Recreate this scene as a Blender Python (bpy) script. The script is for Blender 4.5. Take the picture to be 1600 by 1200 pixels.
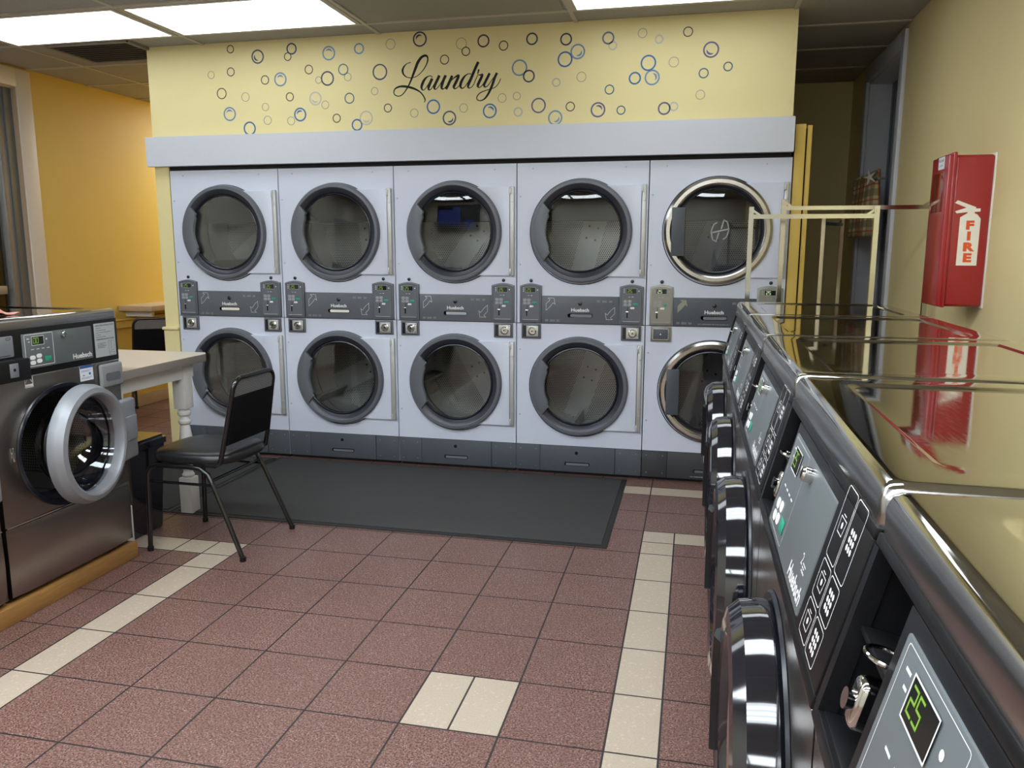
import bpy, bmesh, math, random
from mathutils import Vector, Matrix
for _o in list(bpy.data.objects): bpy.data.objects.remove(_o)
random.seed(7)
SC = bpy.context.scene
COL = SC.collection
PI = math.pi

# ------------------------------------------------------------------ camera
cam_d = bpy.data.cameras.new('camera'); cam = bpy.data.objects.new('camera', cam_d); COL.objects.link(cam)
cam_d.sensor_fit = 'HORIZONTAL'; cam_d.sensor_width = 36.0; cam_d.lens = 1248.35 / 1600 * 36.0
cam_d.clip_start = 0.02
YAW, PITCH, ROLL = 0.2222, 0.1677, 0.0016
cam.rotation_euler = (Matrix.Rotation(YAW, 3, 'Z') @ Matrix.Rotation(PI / 2 - PITCH, 3, 'X') @ Matrix.Rotation(ROLL, 3, 'Z')).to_euler()
cam.location = (3.4789, -4.9041, 1.4255)
SC.camera = cam
SC.view_settings.view_transform = 'Standard'; SC.view_settings.look = 'None'
SC.view_settings.gamma = 1.0; SC.view_settings.exposure = 0.8
SC.view_settings.use_curve_mapping = False
# night outside
W = bpy.data.worlds.new('night'); SC.world = W; W.use_nodes = True
W.node_tree.nodes['Background'].inputs[0].default_value = (0.012, 0.014, 0.02, 1)
W.node_tree.nodes['Background'].inputs[1].default_value = 1.0
LAMP = 2.1       # emission of the lenses along the dryer wall, turned down to even its light
LAMP_STRONG = 9.5   # emission of the other lenses, turned up as fill for the dryer fronts

# ------------------------------------------------------------------ materials
MATS = {}
def new_mat(name):
    m = bpy.data.materials.new(name); m.use_nodes = True
    nt = m.node_tree; b = nt.nodes['Principled BSDF']
    MATS[name] = m
    return m, nt, b
def N(nt, t, **k):
    n = nt.nodes.new(t)
    for a, v in k.items(): setattr(n, a, v)
    return n
def sm(name, col, rough=0.5, metal=0.0, var=0.06, scale=30, bump=0.0, bscale=200, coat=0.0, emit=None, es=0, aniso=None, spec=0.5, rvar=0.0):
    """procedural surface: colour with slight noise variation, optional bump"""
    m, nt, b = new_mat(name)
    tc = N(nt, 'ShaderNodeTexCoord')
    no = N(nt, 'ShaderNodeTexNoise'); no.inputs['Scale'].default_value = scale; no.inputs['Detail'].default_value = 4
    src = tc.outputs['Object']
    if aniso:
        mp = N(nt, 'ShaderNodeMapping'); mp.inputs['Scale'].default_value = aniso
        nt.links.new(src, mp.inputs[0]); src = mp.outputs[0]
    nt.links.new(src, no.inputs['Vector'])
    mx = N(nt, 'ShaderNodeMix', data_type='RGBA')
    mx.inputs[6].default_value = (*[c * (1 - var) for c in col], 1); mx.inputs[7].default_value = (*[min(1, c * (1 + var)) for c in col], 1)
    nt.links.new(no.outputs[0], mx.inputs[0]); nt.links.new(mx.outputs[2], b.inputs['Base Color'])
    b.inputs['Roughness'].default_value = rough; b.inputs['Metallic'].default_value = metal
    b.inputs['Coat Weight'].default_value = coat; b.inputs['Coat Roughness'].default_value = 0.08
    b.inputs['Specular IOR Level'].default_value = spec
    if rvar:
        mr = N(nt, 'ShaderNodeMapRange'); mr.inputs[3].default_value = max(0.02, rough - rvar); mr.inputs[4].default_value = rough + rvar
        mr.inputs[1].default_value = 0.3; mr.inputs[2].default_value = 0.7
        nt.links.new(no.outputs[0], mr.inputs[0]); nt.links.new(mr.outputs[0], b.inputs['Roughness'])
    if bump:
        n2 = N(nt, 'ShaderNodeTexNoise'); n2.inputs['Scale'].default_value = bscale
        nt.links.new(src, n2.inputs['Vector'])
        bp = N(nt, 'ShaderNodeBump'); bp.inputs['Strength'].default_value = bump; bp.inputs['Distance'].default_value = 0.002
        nt.links.new(n2.outputs[0], bp.inputs['Height']); nt.links.new(bp.outputs[0], b.inputs['Normal'])
    if emit:
        b.inputs['Emission Color'].default_value = (*emit, 1); b.inputs['Emission Strength'].default_value = es
    return m
sm('yellow_wall', (0.77, 0.67, 0.34), 0.6, var=0.03, scale=6, bump=0.15, bscale=150)
sm('gold_wall', (0.66, 0.46, 0.10), 0.6, var=0.03, scale=6, bump=0.15, bscale=150)
sm('cream_wall', (0.58, 0.55, 0.46), 0.6, var=0.03, scale=6)
sm('tan_wall', (0.73, 0.61, 0.31), 0.55, var=0.03, scale=6, bump=0.15, bscale=150)
sm('white_board', (0.60, 0.62, 0.68), 0.45, var=0.02)
sm('white_paint', (0.72, 0.70, 0.68), 0.4, var=0.03)
sm('casing_paint', (0.66, 0.60, 0.54), 0.45, var=0.03)
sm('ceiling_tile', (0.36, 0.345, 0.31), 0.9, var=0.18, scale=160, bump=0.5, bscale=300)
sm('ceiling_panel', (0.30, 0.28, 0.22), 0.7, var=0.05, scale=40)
sm('grid_metal', (0.50, 0.46, 0.38), 0.5)
sm('vent_metal', (0.22, 0.20, 0.18), 0.6)
sm('dark_void', (0.012, 0.012, 0.012), 0.9)
sm('grout', (0.035, 0.03, 0.03), 0.8, var=0.2)
sm('enamel', (0.63, 0.665, 0.775), 0.28, var=0.015, spec=0.4)
sm('enamel_shadow', (0.5, 0.5, 0.54), 0.4, var=0.02)
sm('grey_plastic', (0.115, 0.122, 0.14), 0.38, var=0.05, bump=0.1, bscale=500)
sm('grey_light', (0.17, 0.18, 0.195), 0.4, var=0.05)
sm('panel_grey', (0.110, 0.118, 0.135), 0.42, var=0.06)
sm('base_grey', (0.075, 0.083, 0.10), 0.5, var=0.08)
sm('base_dark', (0.035, 0.037, 0.042), 0.5, var=0.08)
sm('taupe_panel', (0.27, 0.26, 0.22), 0.4, metal=0.3, var=0.06)
sm('bezel', (0.028, 0.030, 0.040), 0.35, var=0.05)
sm('gasket', (0.012, 0.013, 0.02), 0.25, var=0.1)
sm('black_plastic', (0.008, 0.008, 0.009), 0.36, var=0.2, bump=0.05, bscale=600, spec=0.3)
sm('black_gloss', (0.008, 0.008, 0.012), 0.06, var=0.2, spec=0.7, coat=0.5)
sm('ink', (0.004, 0.004, 0.005), 0.4, spec=0.25)
sm('black_frame', (0.006, 0.006, 0.007), 0.22, var=0.3, scale=60, coat=0.3)
sm('black_vinyl', (0.010, 0.010, 0.011), 0.30, var=0.3, scale=25, bump=0.25, bscale=120)
sm('black_fabric', (0.004, 0.004, 0.005), 0.8, var=0.3, scale=300, spec=0.15)
sm('white_ink', (0.75, 0.75, 0.75), 0.5)
sm('dim_ink', (0.38, 0.39, 0.40), 0.5)
sm('green_button', (0.02, 0.30, 0.19), 0.4)
sm('lcd_black', (0.01, 0.012, 0.01), 0.15)
sm('lcd_green', (0.12, 0.25, 0.03), 0.4, emit=(0.45, 0.8, 0.10), es=0.16)
sm('lcd_amber', (0.5, 0.6, 0.35), 0.4, emit=(0.6, 0.8, 0.45), es=0.35)
sm('washer_panel', (0.125, 0.14, 0.145), 0.4, var=0.04)
sm('chrome', (0.72, 0.72, 0.70), 0.1, metal=1.0, var=0.05)
sm('rack_chrome', (0.60, 0.60, 0.58), 0.13, metal=1.0, var=0.05)
sm('steel_ring', (0.55, 0.53, 0.50), 0.2, metal=1.0, var=0.02)
sm('galvanised', (0.44, 0.45, 0.43), 0.42, metal=0.75, var=0.12, scale=9)
sm('hinge_metal', (0.50, 0.50, 0.48), 0.4, metal=0.4, var=0.1)
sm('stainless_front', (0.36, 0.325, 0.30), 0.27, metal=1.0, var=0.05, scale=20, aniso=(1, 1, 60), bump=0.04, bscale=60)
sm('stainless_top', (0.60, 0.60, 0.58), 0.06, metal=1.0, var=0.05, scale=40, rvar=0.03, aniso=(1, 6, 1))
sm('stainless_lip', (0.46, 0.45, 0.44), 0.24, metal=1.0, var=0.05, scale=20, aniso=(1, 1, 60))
sm('door_silver', (0.27, 0.28, 0.305), 0.42, metal=0.25, var=0.04)
sm('handle_grey', (0.24, 0.245, 0.255), 0.4, var=0.04)
sm('sticker_white', (0.75, 0.77, 0.80), 0.5)
sm('sticker_blue', (0.03, 0.12, 0.42), 0.5)
sm('sticker_grey', (0.42, 0.44, 0.46), 0.5)
sm('red_plastic', (0.34, 0.014, 0.018), 0.28, var=0.06, coat=0.4)
sm('red_window', (0.22, 0.02, 0.012), 0.1, var=0.1, coat=0.4)
sm('orange_ink', (0.75, 0.10, 0.02), 0.5)
sm('cream_label', (0.82, 0.78, 0.68), 0.5)
sm('laminate', (0.60, 0.53, 0.44), 0.35, var=0.05, scale=120)
sm('laminate_edge', (0.34, 0.30, 0.27), 0.4, var=0.15, scale=200)
sm('shelf_top', (0.55, 0.42, 0.27), 0.4, var=0.05)
sm('wood', (0.34, 0.17, 0.05), 0.5, var=0.35, scale=9, aniso=(8, 1, 14), bump=0.2, bscale=30)
sm('mat_pile', (0.046, 0.045, 0.045), 0.95, var=0.25, scale=260, bump=0.5, bscale=900)
sm('mat_rubber', (0.015, 0.015, 0.016), 0.6)
sm('towel', (0.45, 0.20, 0.15), 0.95, var=0.2, scale=80, bump=0.6, bscale=300)
sm('aluminium', (0.30, 0.29, 0.28), 0.4, metal=0.6, var=0.06)
sm('alu_blue', (0.17, 0.19, 0.22), 0.35, metal=0.6, var=0.06)
sm('starfish', (0.72, 0.70, 0.62), 0.8)
sm('baseboard_tan', (0.40, 0.31, 0.22), 0.5)
sm('door_paint', (0.30, 0.30, 0.30), 0.5)
sm('tv_screen', (0.01, 0.01, 0.02), 0.1, emit=(0.03, 0.08, 0.45), es=0.8)
for k, c in {'bub_k': (0.035, 0.03, 0.03), 'bub_n': (0.03, 0.035, 0.09), 'bub_s': (0.14, 0.24, 0.38), 'bub_g': (0.33, 0.32, 0.26),
             'bub_b': (0.01, 0.12, 0.33), 'bub_t': (0.03, 0.11, 0.17), 'bub_p': (0.46, 0.46, 0.44), 'bub_v': (0.09, 0.08, 0.20)}.items():
    sm(k, c, 0.35, var=0.03)
sm('bub_shine', (0.62, 0.66, 0.68), 0.3)

def lens_mat(name, LAMP):
    m, nt, b = new_mat(name)
    tc = N(nt, 'ShaderNodeTexCoord'); sp = N(nt, 'ShaderNodeSeparateXYZ'); nt.links.new(tc.outputs['Object'], sp.inputs[0])
    mu = N(nt, 'ShaderNodeMath', operation='MULTIPLY'); mu.inputs[1].default_value = 2 * PI / 0.15
    nt.links.new(sp.outputs[1], mu.inputs[0])
    co = N(nt, 'ShaderNodeMath', operation='COSINE'); nt.links.new(mu.outputs[0], co.inputs[0])
    mr = N(nt, 'ShaderNodeMapRange'); mr.inputs[1].default_value = -1; mr.inputs[2].default_value = 1
    mr.inputs[3].default_value = LAMP * 0.6; mr.inputs[4].default_value = LAMP * 1.25
    nt.links.new(co.outputs[0], mr.inputs[0])
    b.inputs['Base Color'].default_value = (0.8, 0.82, 0.85, 1)
    b.inputs['Emission Color'].default_value = (0.86, 0.94, 1.0, 1); nt.links.new(mr.outputs[0], b.inputs['Emission Strength'])
lens_mat('lamp_lens', LAMP); lens_mat('lamp_lens_strong', LAMP_STRONG)

def thin_glass(name, tint, refl=1.0, rough=0.0):
    m = bpy.data.materials.new(name); m.use_nodes = True; MATS[name] = m
    nt = m.node_tree; nt.nodes.remove(nt.nodes['Principled BSDF']); out = nt.nodes['Material Output']
    tr = N(nt, 'ShaderNodeBsdfTransparent'); tr.inputs[0].default_value = (*tint, 1)
    gl = N(nt, 'ShaderNodeBsdfGlossy'); gl.inputs['Roughness'].default_value = rough; gl.inputs[0].default_value = (1, 1, 1, 1)
    fr = N(nt, 'ShaderNodeFresnel'); fr.inputs[0].default_value = 1.5
    mu = N(nt, 'ShaderNodeMath', operation='MULTIPLY'); mu.inputs[1].default_value = refl; mu.use_clamp = True
    nt.links.new(fr.outputs[0], mu.inputs[0])
    mx = N(nt, 'ShaderNodeMixShader'); nt.links.new(mu.outputs[0], mx.inputs[0])
    nt.links.new(tr.outputs[0], mx.inputs[1]); nt.links.new(gl.outputs[0], mx.inputs[2]); nt.links.new(mx.outputs[0], out.inputs[0])
thin_glass('door_glass', (0.74, 0.75, 0.76), 1.3)
thin_glass('smoked_glass', (0.40, 0.41, 0.46), 1.4)
thin_glass('window_glass', (0.85, 0.87, 0.88), 1.6)
thin_glass('bowl_glass', (0.74, 0.76, 0.79), 2.2)

def perforated(name, base, hole, pitch, r, axes=(0, 2), rough=0.35, metal=0.8):
    m, nt, b = new_mat(name)
    tc = N(nt, 'ShaderNodeTexCoord'); sp = N(nt, 'ShaderNodeSeparateXYZ'); nt.links.new(tc.outputs['Object'], sp.inputs[0])
    def lat(off):
        ds = []
        for k, (ax, pt) in enumerate(zip(axes, (pitch, pitch * 1.732))):
            a = N(nt, 'ShaderNodeMath', operation='MULTIPLY_ADD'); a.inputs[1].default_value = 1 / pt; a.inputs[2].default_value = off
            nt.links.new(sp.outputs[ax], a.inputs[0])
            f = N(nt, 'ShaderNodeMath', operation='FRACT'); nt.links.new(a.outputs[0], f.inputs[0])
            s = N(nt, 'ShaderNodeMath', operation='SUBTRACT'); s.inputs[1].default_value = 0.5; nt.links.new(f.outputs[0], s.inputs[0])
            u = N(nt, 'ShaderNodeMath', operation='MULTIPLY'); u.inputs[1].default_value = pt; nt.links.new(s.outputs[0], u.inputs[0])
            q = N(nt, 'ShaderNodeMath', operation='POWER'); q.inputs[1].default_value = 2
            ab = N(nt, 'ShaderNodeMath', operation='ABSOLUTE'); nt.links.new(u.outputs[0], ab.inputs[0]); nt.links.new(ab.outputs[0], q.inputs[0])
            ds.append(q)
        a = N(nt, 'ShaderNodeMath', operation='ADD'); nt.links.new(ds[0].outputs[0], a.inputs[0]); nt.links.new(ds[1].outputs[0], a.inputs[1])
        return a
    a, c = lat(0.0), lat(0.5)
    mn = N(nt, 'ShaderNodeMath', operation='MINIMUM'); nt.links.new(a.outputs[0], mn.inputs[0]); nt.links.new(c.outputs[0], mn.inputs[1])
    lt = N(nt, 'ShaderNodeMath', operation='LESS_THAN'); lt.inputs[1].default_value = r * r; nt.links.new(mn.outputs[0], lt.inputs[0])
    mx = N(nt, 'ShaderNodeMix', data_type='RGBA'); mx.inputs[6].default_value = (*base, 1); mx.inputs[7].default_value = (*hole, 1)
    nt.links.new(lt.outputs[0], mx.inputs[0]); nt.links.new(mx.outputs[2], b.inputs['Base Color'])
    iv = N(nt, 'ShaderNodeMath', operation='MULTIPLY_ADD'); iv.inputs[1].default_value = -metal; iv.inputs[2].default_value = metal
    nt.links.new(lt.outputs[0], iv.inputs[0]); nt.links.new(iv.outputs[0], b.inputs['Metallic'])
    b.inputs['Roughness'].default_value = rough
perforated('perforated_back', (0.50, 0.51, 0.48), (0.01, 0.01, 0.01), 0.0138, 0.0046)
perforated('perforated_drum', (0.30, 0.30, 0.30), (0.01, 0.01, 0.01), 0.012, 0.0036, axes=(1, 2))
perforated('perforated_handle', (0.35, 0.35, 0.36), (0.01, 0.01, 0.01), 0.009, 0.003, axes=(0, 2), rough=0.4, metal=0.3)

def tile_mat(name, c1, c2, c3, speck, rough, bright):
    m, nt, b = new_mat(name)
    tc = N(nt, 'ShaderNodeTexCoord')
    n1 = N(nt, 'ShaderNodeTexNoise'); n1.inputs['Scale'].default_value = 2.2; n1.inputs['Detail'].default_value = 5
    n2 = N(nt, 'ShaderNodeTexNoise'); n2.inputs['Scale'].default_value = 170; n2.inputs['Detail'].default_value = 3
    vo = N(nt, 'ShaderNodeTexVoronoi'); vo.inputs['Scale'].default_value = speck
    for n in (n1, n2, vo): nt.links.new(tc.outputs['Object'], n.inputs['Vector'])
    m1 = N(nt, 'ShaderNodeMix', data_type='RGBA'); m1.inputs[6].default_value = (*c1, 1); m1.inputs[7].default_value = (*c2, 1)
    nt.links.new(n1.outputs[0], m1.inputs[0])
    r1 = N(nt, 'ShaderNodeMapRange'); r1.inputs[1].default_value = 0.42; r1.inputs[2].default_value = 0.62
    nt.links.new(n2.outputs[0], r1.inputs[0])
    m2 = N(nt, 'ShaderNodeMix', data_type='RGBA', blend_type='MULTIPLY'); m2.inputs[7].default_value = (*c3, 1)
    nt.links.new(r1.outputs[0], m2.inputs[0]); nt.links.new(m1.outputs[2], m2.inputs[6])
    sv = N(nt, 'ShaderNodeSeparateColor'); nt.links.new(vo.outputs['Color'], sv.inputs[0])
    gt = N(nt, 'ShaderNodeMath', operation='GREATER_THAN'); gt.inputs[1].default_value = 0.93; nt.links.new(sv.outputs[0], gt.inputs[0])
    m3 = N(nt, 'ShaderNodeMix', data_type='RGBA'); m3.inputs[7].default_value = (*bright, 1)
    mm = N(nt, 'ShaderNodeMath', operation='MULTIPLY'); mm.inputs[1].default_value = 0.45; nt.links.new(gt.outputs[0], mm.inputs[0])
    nt.links.new(mm.outputs[0], m3.inputs[0]); nt.links.new(m2.outputs[2], m3.inputs[6])
    nt.links.new(m3.outputs[2], b.inputs['Base Color'])
    b.inputs['Roughness'].default_value = rough
    bp = N(nt, 'ShaderNodeBump'); bp.inputs['Strength'].default_value = 0.25; bp.inputs['Distance'].default_value = 0.001
    nt.links.new(n2.outputs[0], bp.inputs['Height']); nt.links.new(bp.outputs[0], b.inputs['Normal'])
tile_mat('red_tile', (0.205, 0.104, 0.082), (0.265, 0.142, 0.116), (0.22, 0.19, 0.20), 330, 0.42, (0.55, 0.42, 0.38))
tile_mat('cream_tile', (0.43, 0.355, 0.275), (0.49, 0.41, 0.32), (0.93, 0.90, 0.88), 120, 0.4, (0.62, 0.45, 0.36))

def plaid_mat():
    m, nt, b = new_mat('plaid')
    tc = N(nt, 'ShaderNodeTexCoord'); sp = N(nt, 'ShaderNodeSeparateXYZ'); nt.links.new(tc.outputs['Object'], sp.inputs[0])
    def band(ax, pitch, th, off=0.0):
        a = N(nt, 'ShaderNodeMath', operation='MULTIPLY_ADD'); a.inputs[1].default_value = 1 / pitch; a.inputs[2].default_value = off; nt.links.new(sp.outputs[ax], a.inputs[0])
        f = N(nt, 'ShaderNodeMath', operation='FRACT'); nt.links.new(a.outputs[0], f.inputs[0])
        g = N(nt, 'ShaderNodeMath', operation='LESS_THAN'); g.inputs[1].default_value = th; nt.links.new(f.outputs[0], g.inputs[0]); return g
    def mix(f, a, col, fac):
        mu = N(nt, 'ShaderNodeMath', operation='MULTIPLY'); mu.inputs[1].default_value = fac; nt.links.new(f.outputs[0], mu.inputs[0])
        x = N(nt, 'ShaderNodeMix', data_type='RGBA'); x.inputs[7].default_value = (*col, 1); nt.links.new(mu.outputs[0], x.inputs[0])
        if a is None: x.inputs[6].default_value = (0.62, 0.47, 0.26, 1)
        else: nt.links.new(a.outputs[2], x.inputs[6])
        return x
    x = mix(band(2, 0.10, 0.45), None, (0.13, 0.12, 0.07), 0.6)
    x = mix(band(1, 0.16, 0.45), x, (0.12, 0.10, 0.05), 0.6)
    x = mix(band(2, 0.10, 0.10, 0.3), x, (0.35, 0.08, 0.03), 0.8)
    x = mix(band(1, 0.16, 0.10, 0.3), x, (0.35, 0.08, 0.03), 0.8)
    nt.links.new(x.outputs[2], b.inputs['Base Color']); b.inputs['Roughness'].default_value = 0.9
plaid_mat()

# ------------------------------------------------------------------ mesh builder
_txt = {}
def text_geo(s, bold=0.0, ext=0.0):
    k = (s, bold, ext)
    if k in _txt: return _txt[k]
    c = bpy.data.curves.new('t', 'FONT'); c.body = s; c.size = 1.0; c.offset = bold; c.extrude = ext; c.resolution_u = 3
    c.align_x = 'CENTER'; c.align_y = 'CENTER'
    o = bpy.data.objects.new('t', c); COL.objects.link(o)
    dg = bpy.context.evaluated_depsgraph_get(); me = bpy.data.meshes.new_from_object(o.evaluated_get(dg))
    r = ([tuple(v.co) for v in me.vertices], [tuple(p.vertices) for p in me.polygons])
    bpy.data.objects.remove(o); bpy.data.curves.remove(c); bpy.data.meshes.remove(me)
    _txt[k] = r; return r
FY = Matrix(((1, 0, 0, 0), (0, 0, 1, 0), (0, 1, 0, 0), (0, 0, 0, 1)))   # (u,v,d) -> x=u, z=v, y=d
class MB:
    def __init__(s): s.v = []; s.f = []; s.m = []; s.M = Matrix.Identity(4)
    def raw(s, vs, fs, mi=0, M=None):
        n = len(s.v); T = s.M @ M if M is not None else s.M
        flip = T.to_3x3().determinant() < 0
        s.v += [tuple(T @ Vector(p)) for p in vs]
        for f in fs:
            g = [n + i for i in f]
            s.f.append(g[::-1] if flip else g); s.m.append(mi)
        return s
    def bmesh(s, bm, mi=0, M=None):
        bm.verts.index_update()
        s.raw([v.co[:] for v in bm.verts], [[v.index for v in f.verts] for f in bm.faces], mi, M); bm.free(); return s
    def box(s, x0, y0, z0, x1, y1, z1, b=0.0, mi=0, seg=2, M=None):
        bm = bmesh.new(); bmesh.ops.create_cube(bm, size=1)
        for v in bm.verts: v.co = Vector(((x0 + x1) / 2 + v.co.x * abs(x1 - x0), (y0 + y1) / 2 + v.co.y * abs(y1 - y0), (z0 + z1) / 2 + v.co.z * abs(z1 - z0)))
        if b > 0: bmesh.ops.bevel(bm, geom=bm.edges[:], offset=min(b, 0.49 * min(abs(x1 - x0), abs(y1 - y0), abs(z1 - z0))), segments=seg, profile=0.5, affect='EDGES')
        return s.bmesh(bm, mi, M)
    def cyl(s, p0, p1, r, n=24, mi=0, r1=None, caps=True):
        p0, p1 = Vector(p0), Vector(p1); d = p1 - p0; q = d.to_track_quat('Z', 'Y').to_matrix()
        r1 = r if r1 is None else r1
        vs = [p0 + q @ Vector((r * math.cos(2 * PI * i / n), r * math.sin(2 * PI * i / n), 0)) for i in range(n)] + \
             [p1 + q @ Vector((r1 * math.cos(2 * PI * i / n), r1 * math.sin(2 * PI * i / n), 0)) for i in range(n)]
        fs = [[i, (i + 1) % n, n + (i + 1) % n, n + i] for i in range(n)]
        if caps: fs += [list(range(n))[::-1], list(range(n, 2 * n))]
        return s.raw(vs, fs, mi)
    def tube(s, pts, r, n=10, mi=0, closed=False, square=False):
        P = [Vector(p) for p in pts]; rings = []; up = None
        if square: n = 4
        for i, p in enumerate(P):
            a = P[i - 1] if (i > 0 or closed) else P[i]; c = P[(i + 1) % len(P)] if (i < len(P) - 1 or closed) else P[i]
            t = (c - a).normalized()
            if up is None:
                up = t.orthogonal().normalized()
                if square: up = (Vector((0, 0, 1)) if abs(t.z) < .9 else Vector((1, 0, 0)))
            up = (up - t * up.dot(t)).normalized(); sd = t.cross(up)
            ph = PI / 4 if square else 0; rr = r * 1.414 if square else r
            rings.append([p + rr * (math.cos(2 * PI * k / n + ph) * up + math.sin(2 * PI * k / n + ph) * sd) for k in range(n)])
        vs = [v for g in rings for v in g]; L = len(P); fs = []
        for i in range(L if closed else L - 1):
            for k in range(n):
                j = (i + 1) % L
                fs.append([i * n + k, i * n + (k + 1) % n, j * n + (k + 1) % n, j * n + k])
        if not closed: fs += [list(range(n))[::-1], [(L - 1) * n + k for k in range(n)]]
        return s.raw(vs, fs, mi)
    def lathe(s, prof, c=(0, 0, 0), axis='Y', n=72, mi=0, a0=0.0, a1=2 * PI, close=False, mis=None):
        """profile [(r, h)]; axis Y: circle in xz-plane, h along y; axis Z: circle in xy-plane"""
        full = abs(a1 - a0 - 2 * PI) < 1e-6; m = n if full else n + 1; vs = []
        for (r, h) in prof:
            for i in range(m):
                a = a0 + (a1 - a0) * i / n
                u, w = r * math.cos(a), r * math.sin(a)
                vs.append((c[0] + u, c[1] + h, c[2] + w) if axis == 'Y' else (c[0] + u, c[1] + w, c[2] + h))
        L = len(prof)
        for j in range(L if close else L - 1):
            q = (j + 1) % L; fs = []
            for i in range(n):
                k = (i + 1) % m
                fs.append([j * m + i, j * m + k, q * m + k, q * m + i] if axis == 'Z' else [j * m + k, j * m + i, q * m + i, q * m + k])
            nn = len(s.v) if j == 0 else nn
            if j == 0: s.raw(vs, [], mi)
            for f in fs: s.f.append([nn + i for i in f]); s.m.append(mis[j] if mis else mi)
        if not full and close:
            s.f.append([nn + j * m for j in range(L)]); s.m.append(mi)
            s.f.append([nn + j * m + m - 1 for j in range(L)][::-1]); s.m.append(mi)
        return s
    def prism(s, poly, d0, d1, mi=0, M=FY, b=0.0):
        """poly in (u,v), extruded from depth d0 to d1; default u=x, v=z, depth=y"""
        bm = bmesh.new()
        vs = [bm.verts.new((p[0], p[1], d0)) for p in poly]; f = bm.faces.new(vs)
        r = bmesh.ops.extrude_face_region(bm, geom=[f]); top = [e for e in r['geom'] if isinstance(e, bmesh.types.BMVert)]
        for v in top: v.co.z = d1
        bmesh.ops.recalc_face_normals(bm, faces=bm.faces[:])
        if b > 0:
            ed = [e for e in bm.edges if all(abs(v.co.z - min(d0, d1)) < 1e-7 for v in e.verts)]
            bmesh.ops.bevel(bm, geom=ed, offset=b, segments=2, profile=0.5, affect='EDGES')
        return s.bmesh(bm, mi, M)
    def text(s, t, x, z, y, size, bold=0.0, mi=0, rot=0.0, sx=1.0, ext=0.0, shear=0.0, M=None):
        vs, fs = text_geo(t, bold, ext)
        c, si = math.cos(rot), math.sin(rot)
        out = []
        for p in vs:
            u, w = (p[0] + shear * p[1]) * size * sx, p[1] * size
            out.append((x + u * c - w * si, y + p[2] * size, z + u * si + w * c))
        return s.raw(out, [list(f) for f in fs], mi, M)
    def disc(s, x, z, y, r, n=24, mi=0):
        return s.raw([(x + r * math.cos(2 * PI * i / n), y, z + r * math.sin(2 * PI * i / n)) for i in range(n)], [list(range(n))], mi)
    def outline(s, poly, w, y, mi=0, closed=True):
        """thin line drawn on a surface facing -y: ribbon of width w"""
        L = len(poly)
        for i in range(L if closed else L - 1):
            a, c = Vector(poly[i]), Vector(poly[(i + 1) % L]); d = (c - a)
            if d.length < 1e-6: continue
            d.normalize(); nn = Vector((-d.y, d.x)) * w / 2; e = d * w / 2
            q = [a - e + nn, c + e + nn, c + e - nn, a - e - nn]
            s.raw([(p.x, y, p.y) for p in q], [[0, 1, 2, 3]], mi)
        return s
    def plate_hole(s, x0, z0, x1, z1, cx, cz, r, y, n=64, mi=0):
        angs = sorted(set([2 * PI * i / n for i in range(n)] + [math.atan2(b - cz, a - cx) % (2 * PI) for a in (x0, x1) for b in (z0, z1)]))
        inn, outp = [], []
        for a in angs:
            c, si = math.cos(a), math.sin(a); t = 1e9
            if c > 1e-9: t = min(t, (x1 - cx) / c)
            if c < -1e-9: t = min(t, (x0 - cx) / c)
            if si > 1e-9: t = min(t, (z1 - cz) / si)
            if si < -1e-9: t = min(t, (z0 - cz) / si)
            inn.append((cx + r * c, y, cz + r * si)); outp.append((cx + t * c, y, cz + t * si))
        m = len(angs)
        return s.raw(inn + outp, [[i, (i + 1) % m, m + (i + 1) % m, m + i] for i in range(m)], mi)
    def build(s, name, mats, parent=None, loc=(0, 0, 0), smooth=35, recalc=False):
        me = bpy.data.meshes.new(name); me.from_pydata(s.v, [], s.f)
        if isinstance(mats, str): mats = [mats]
        for m in mats: me.materials.append(MATS[m])
        for p, mi in zip(me.polygons, s.m): p.material_index = mi
        if recalc:
            bm = bmesh.new(); bm.from_mesh(me); bmesh.ops.recalc_face_normals(bm, faces=bm.faces[:]); bm.to_mesh(me); bm.free()
        me.shade_smooth(); me.set_sharp_from_angle(angle=math.radians(smooth))
        o = bpy.data.objects.new(name, me); COL.objects.link(o); o.location = loc
        if parent: o.parent = parent
        return o
def rrect(x0, z0, x1, z1, r, n=5):
    P = []
    for cx, cz, a in ((x1 - r, z1 - r, 0), (x0 + r, z1 - r, PI / 2), (x0 + r, z0 + r, PI), (x1 - r, z0 + r, 3 * PI / 2)):
        for i in range(n + 1):
            t = a + PI / 2 * i / n; P.append((cx + r * math.cos(t), cz + r * math.sin(t)))
    return P
def thing(name, label, cat, loc=(0, 0, 0), rz=0.0, group=None):
    o = bpy.data.objects.new(name, None); COL.objects.link(o); o.empty_display_size = 0.1
    o.location = loc; o.rotation_euler = (0, 0, rz); o['label'] = label; o['category'] = cat
    if group: o['group'] = group
    return o
def tag(o, label, cat, group=None, kind=None):
    o['label'] = label; o['category'] = cat
    if group: o['group'] = group
    if kind: o['kind'] = kind
    return o
def struct(o): o['kind'] = 'structure'; return o
def copy_tree(o, parent=None):
    c = o.copy(); COL.objects.link(c)
    if parent: c.parent = parent
    for ch in [x for x in bpy.data.objects if x.parent == o]: copy_tree(ch, c)
    return c
# ================================================================== the room
CZ = 2.73                       # ceiling height
XL, XR, YB, YF, YK = -1.42, 4.65, -7.4, 4.0, 2.15   # left, right, behind camera, far left bay, corridor end
T, TX, TY = 0.3117, 3.2757, -1.2491
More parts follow.
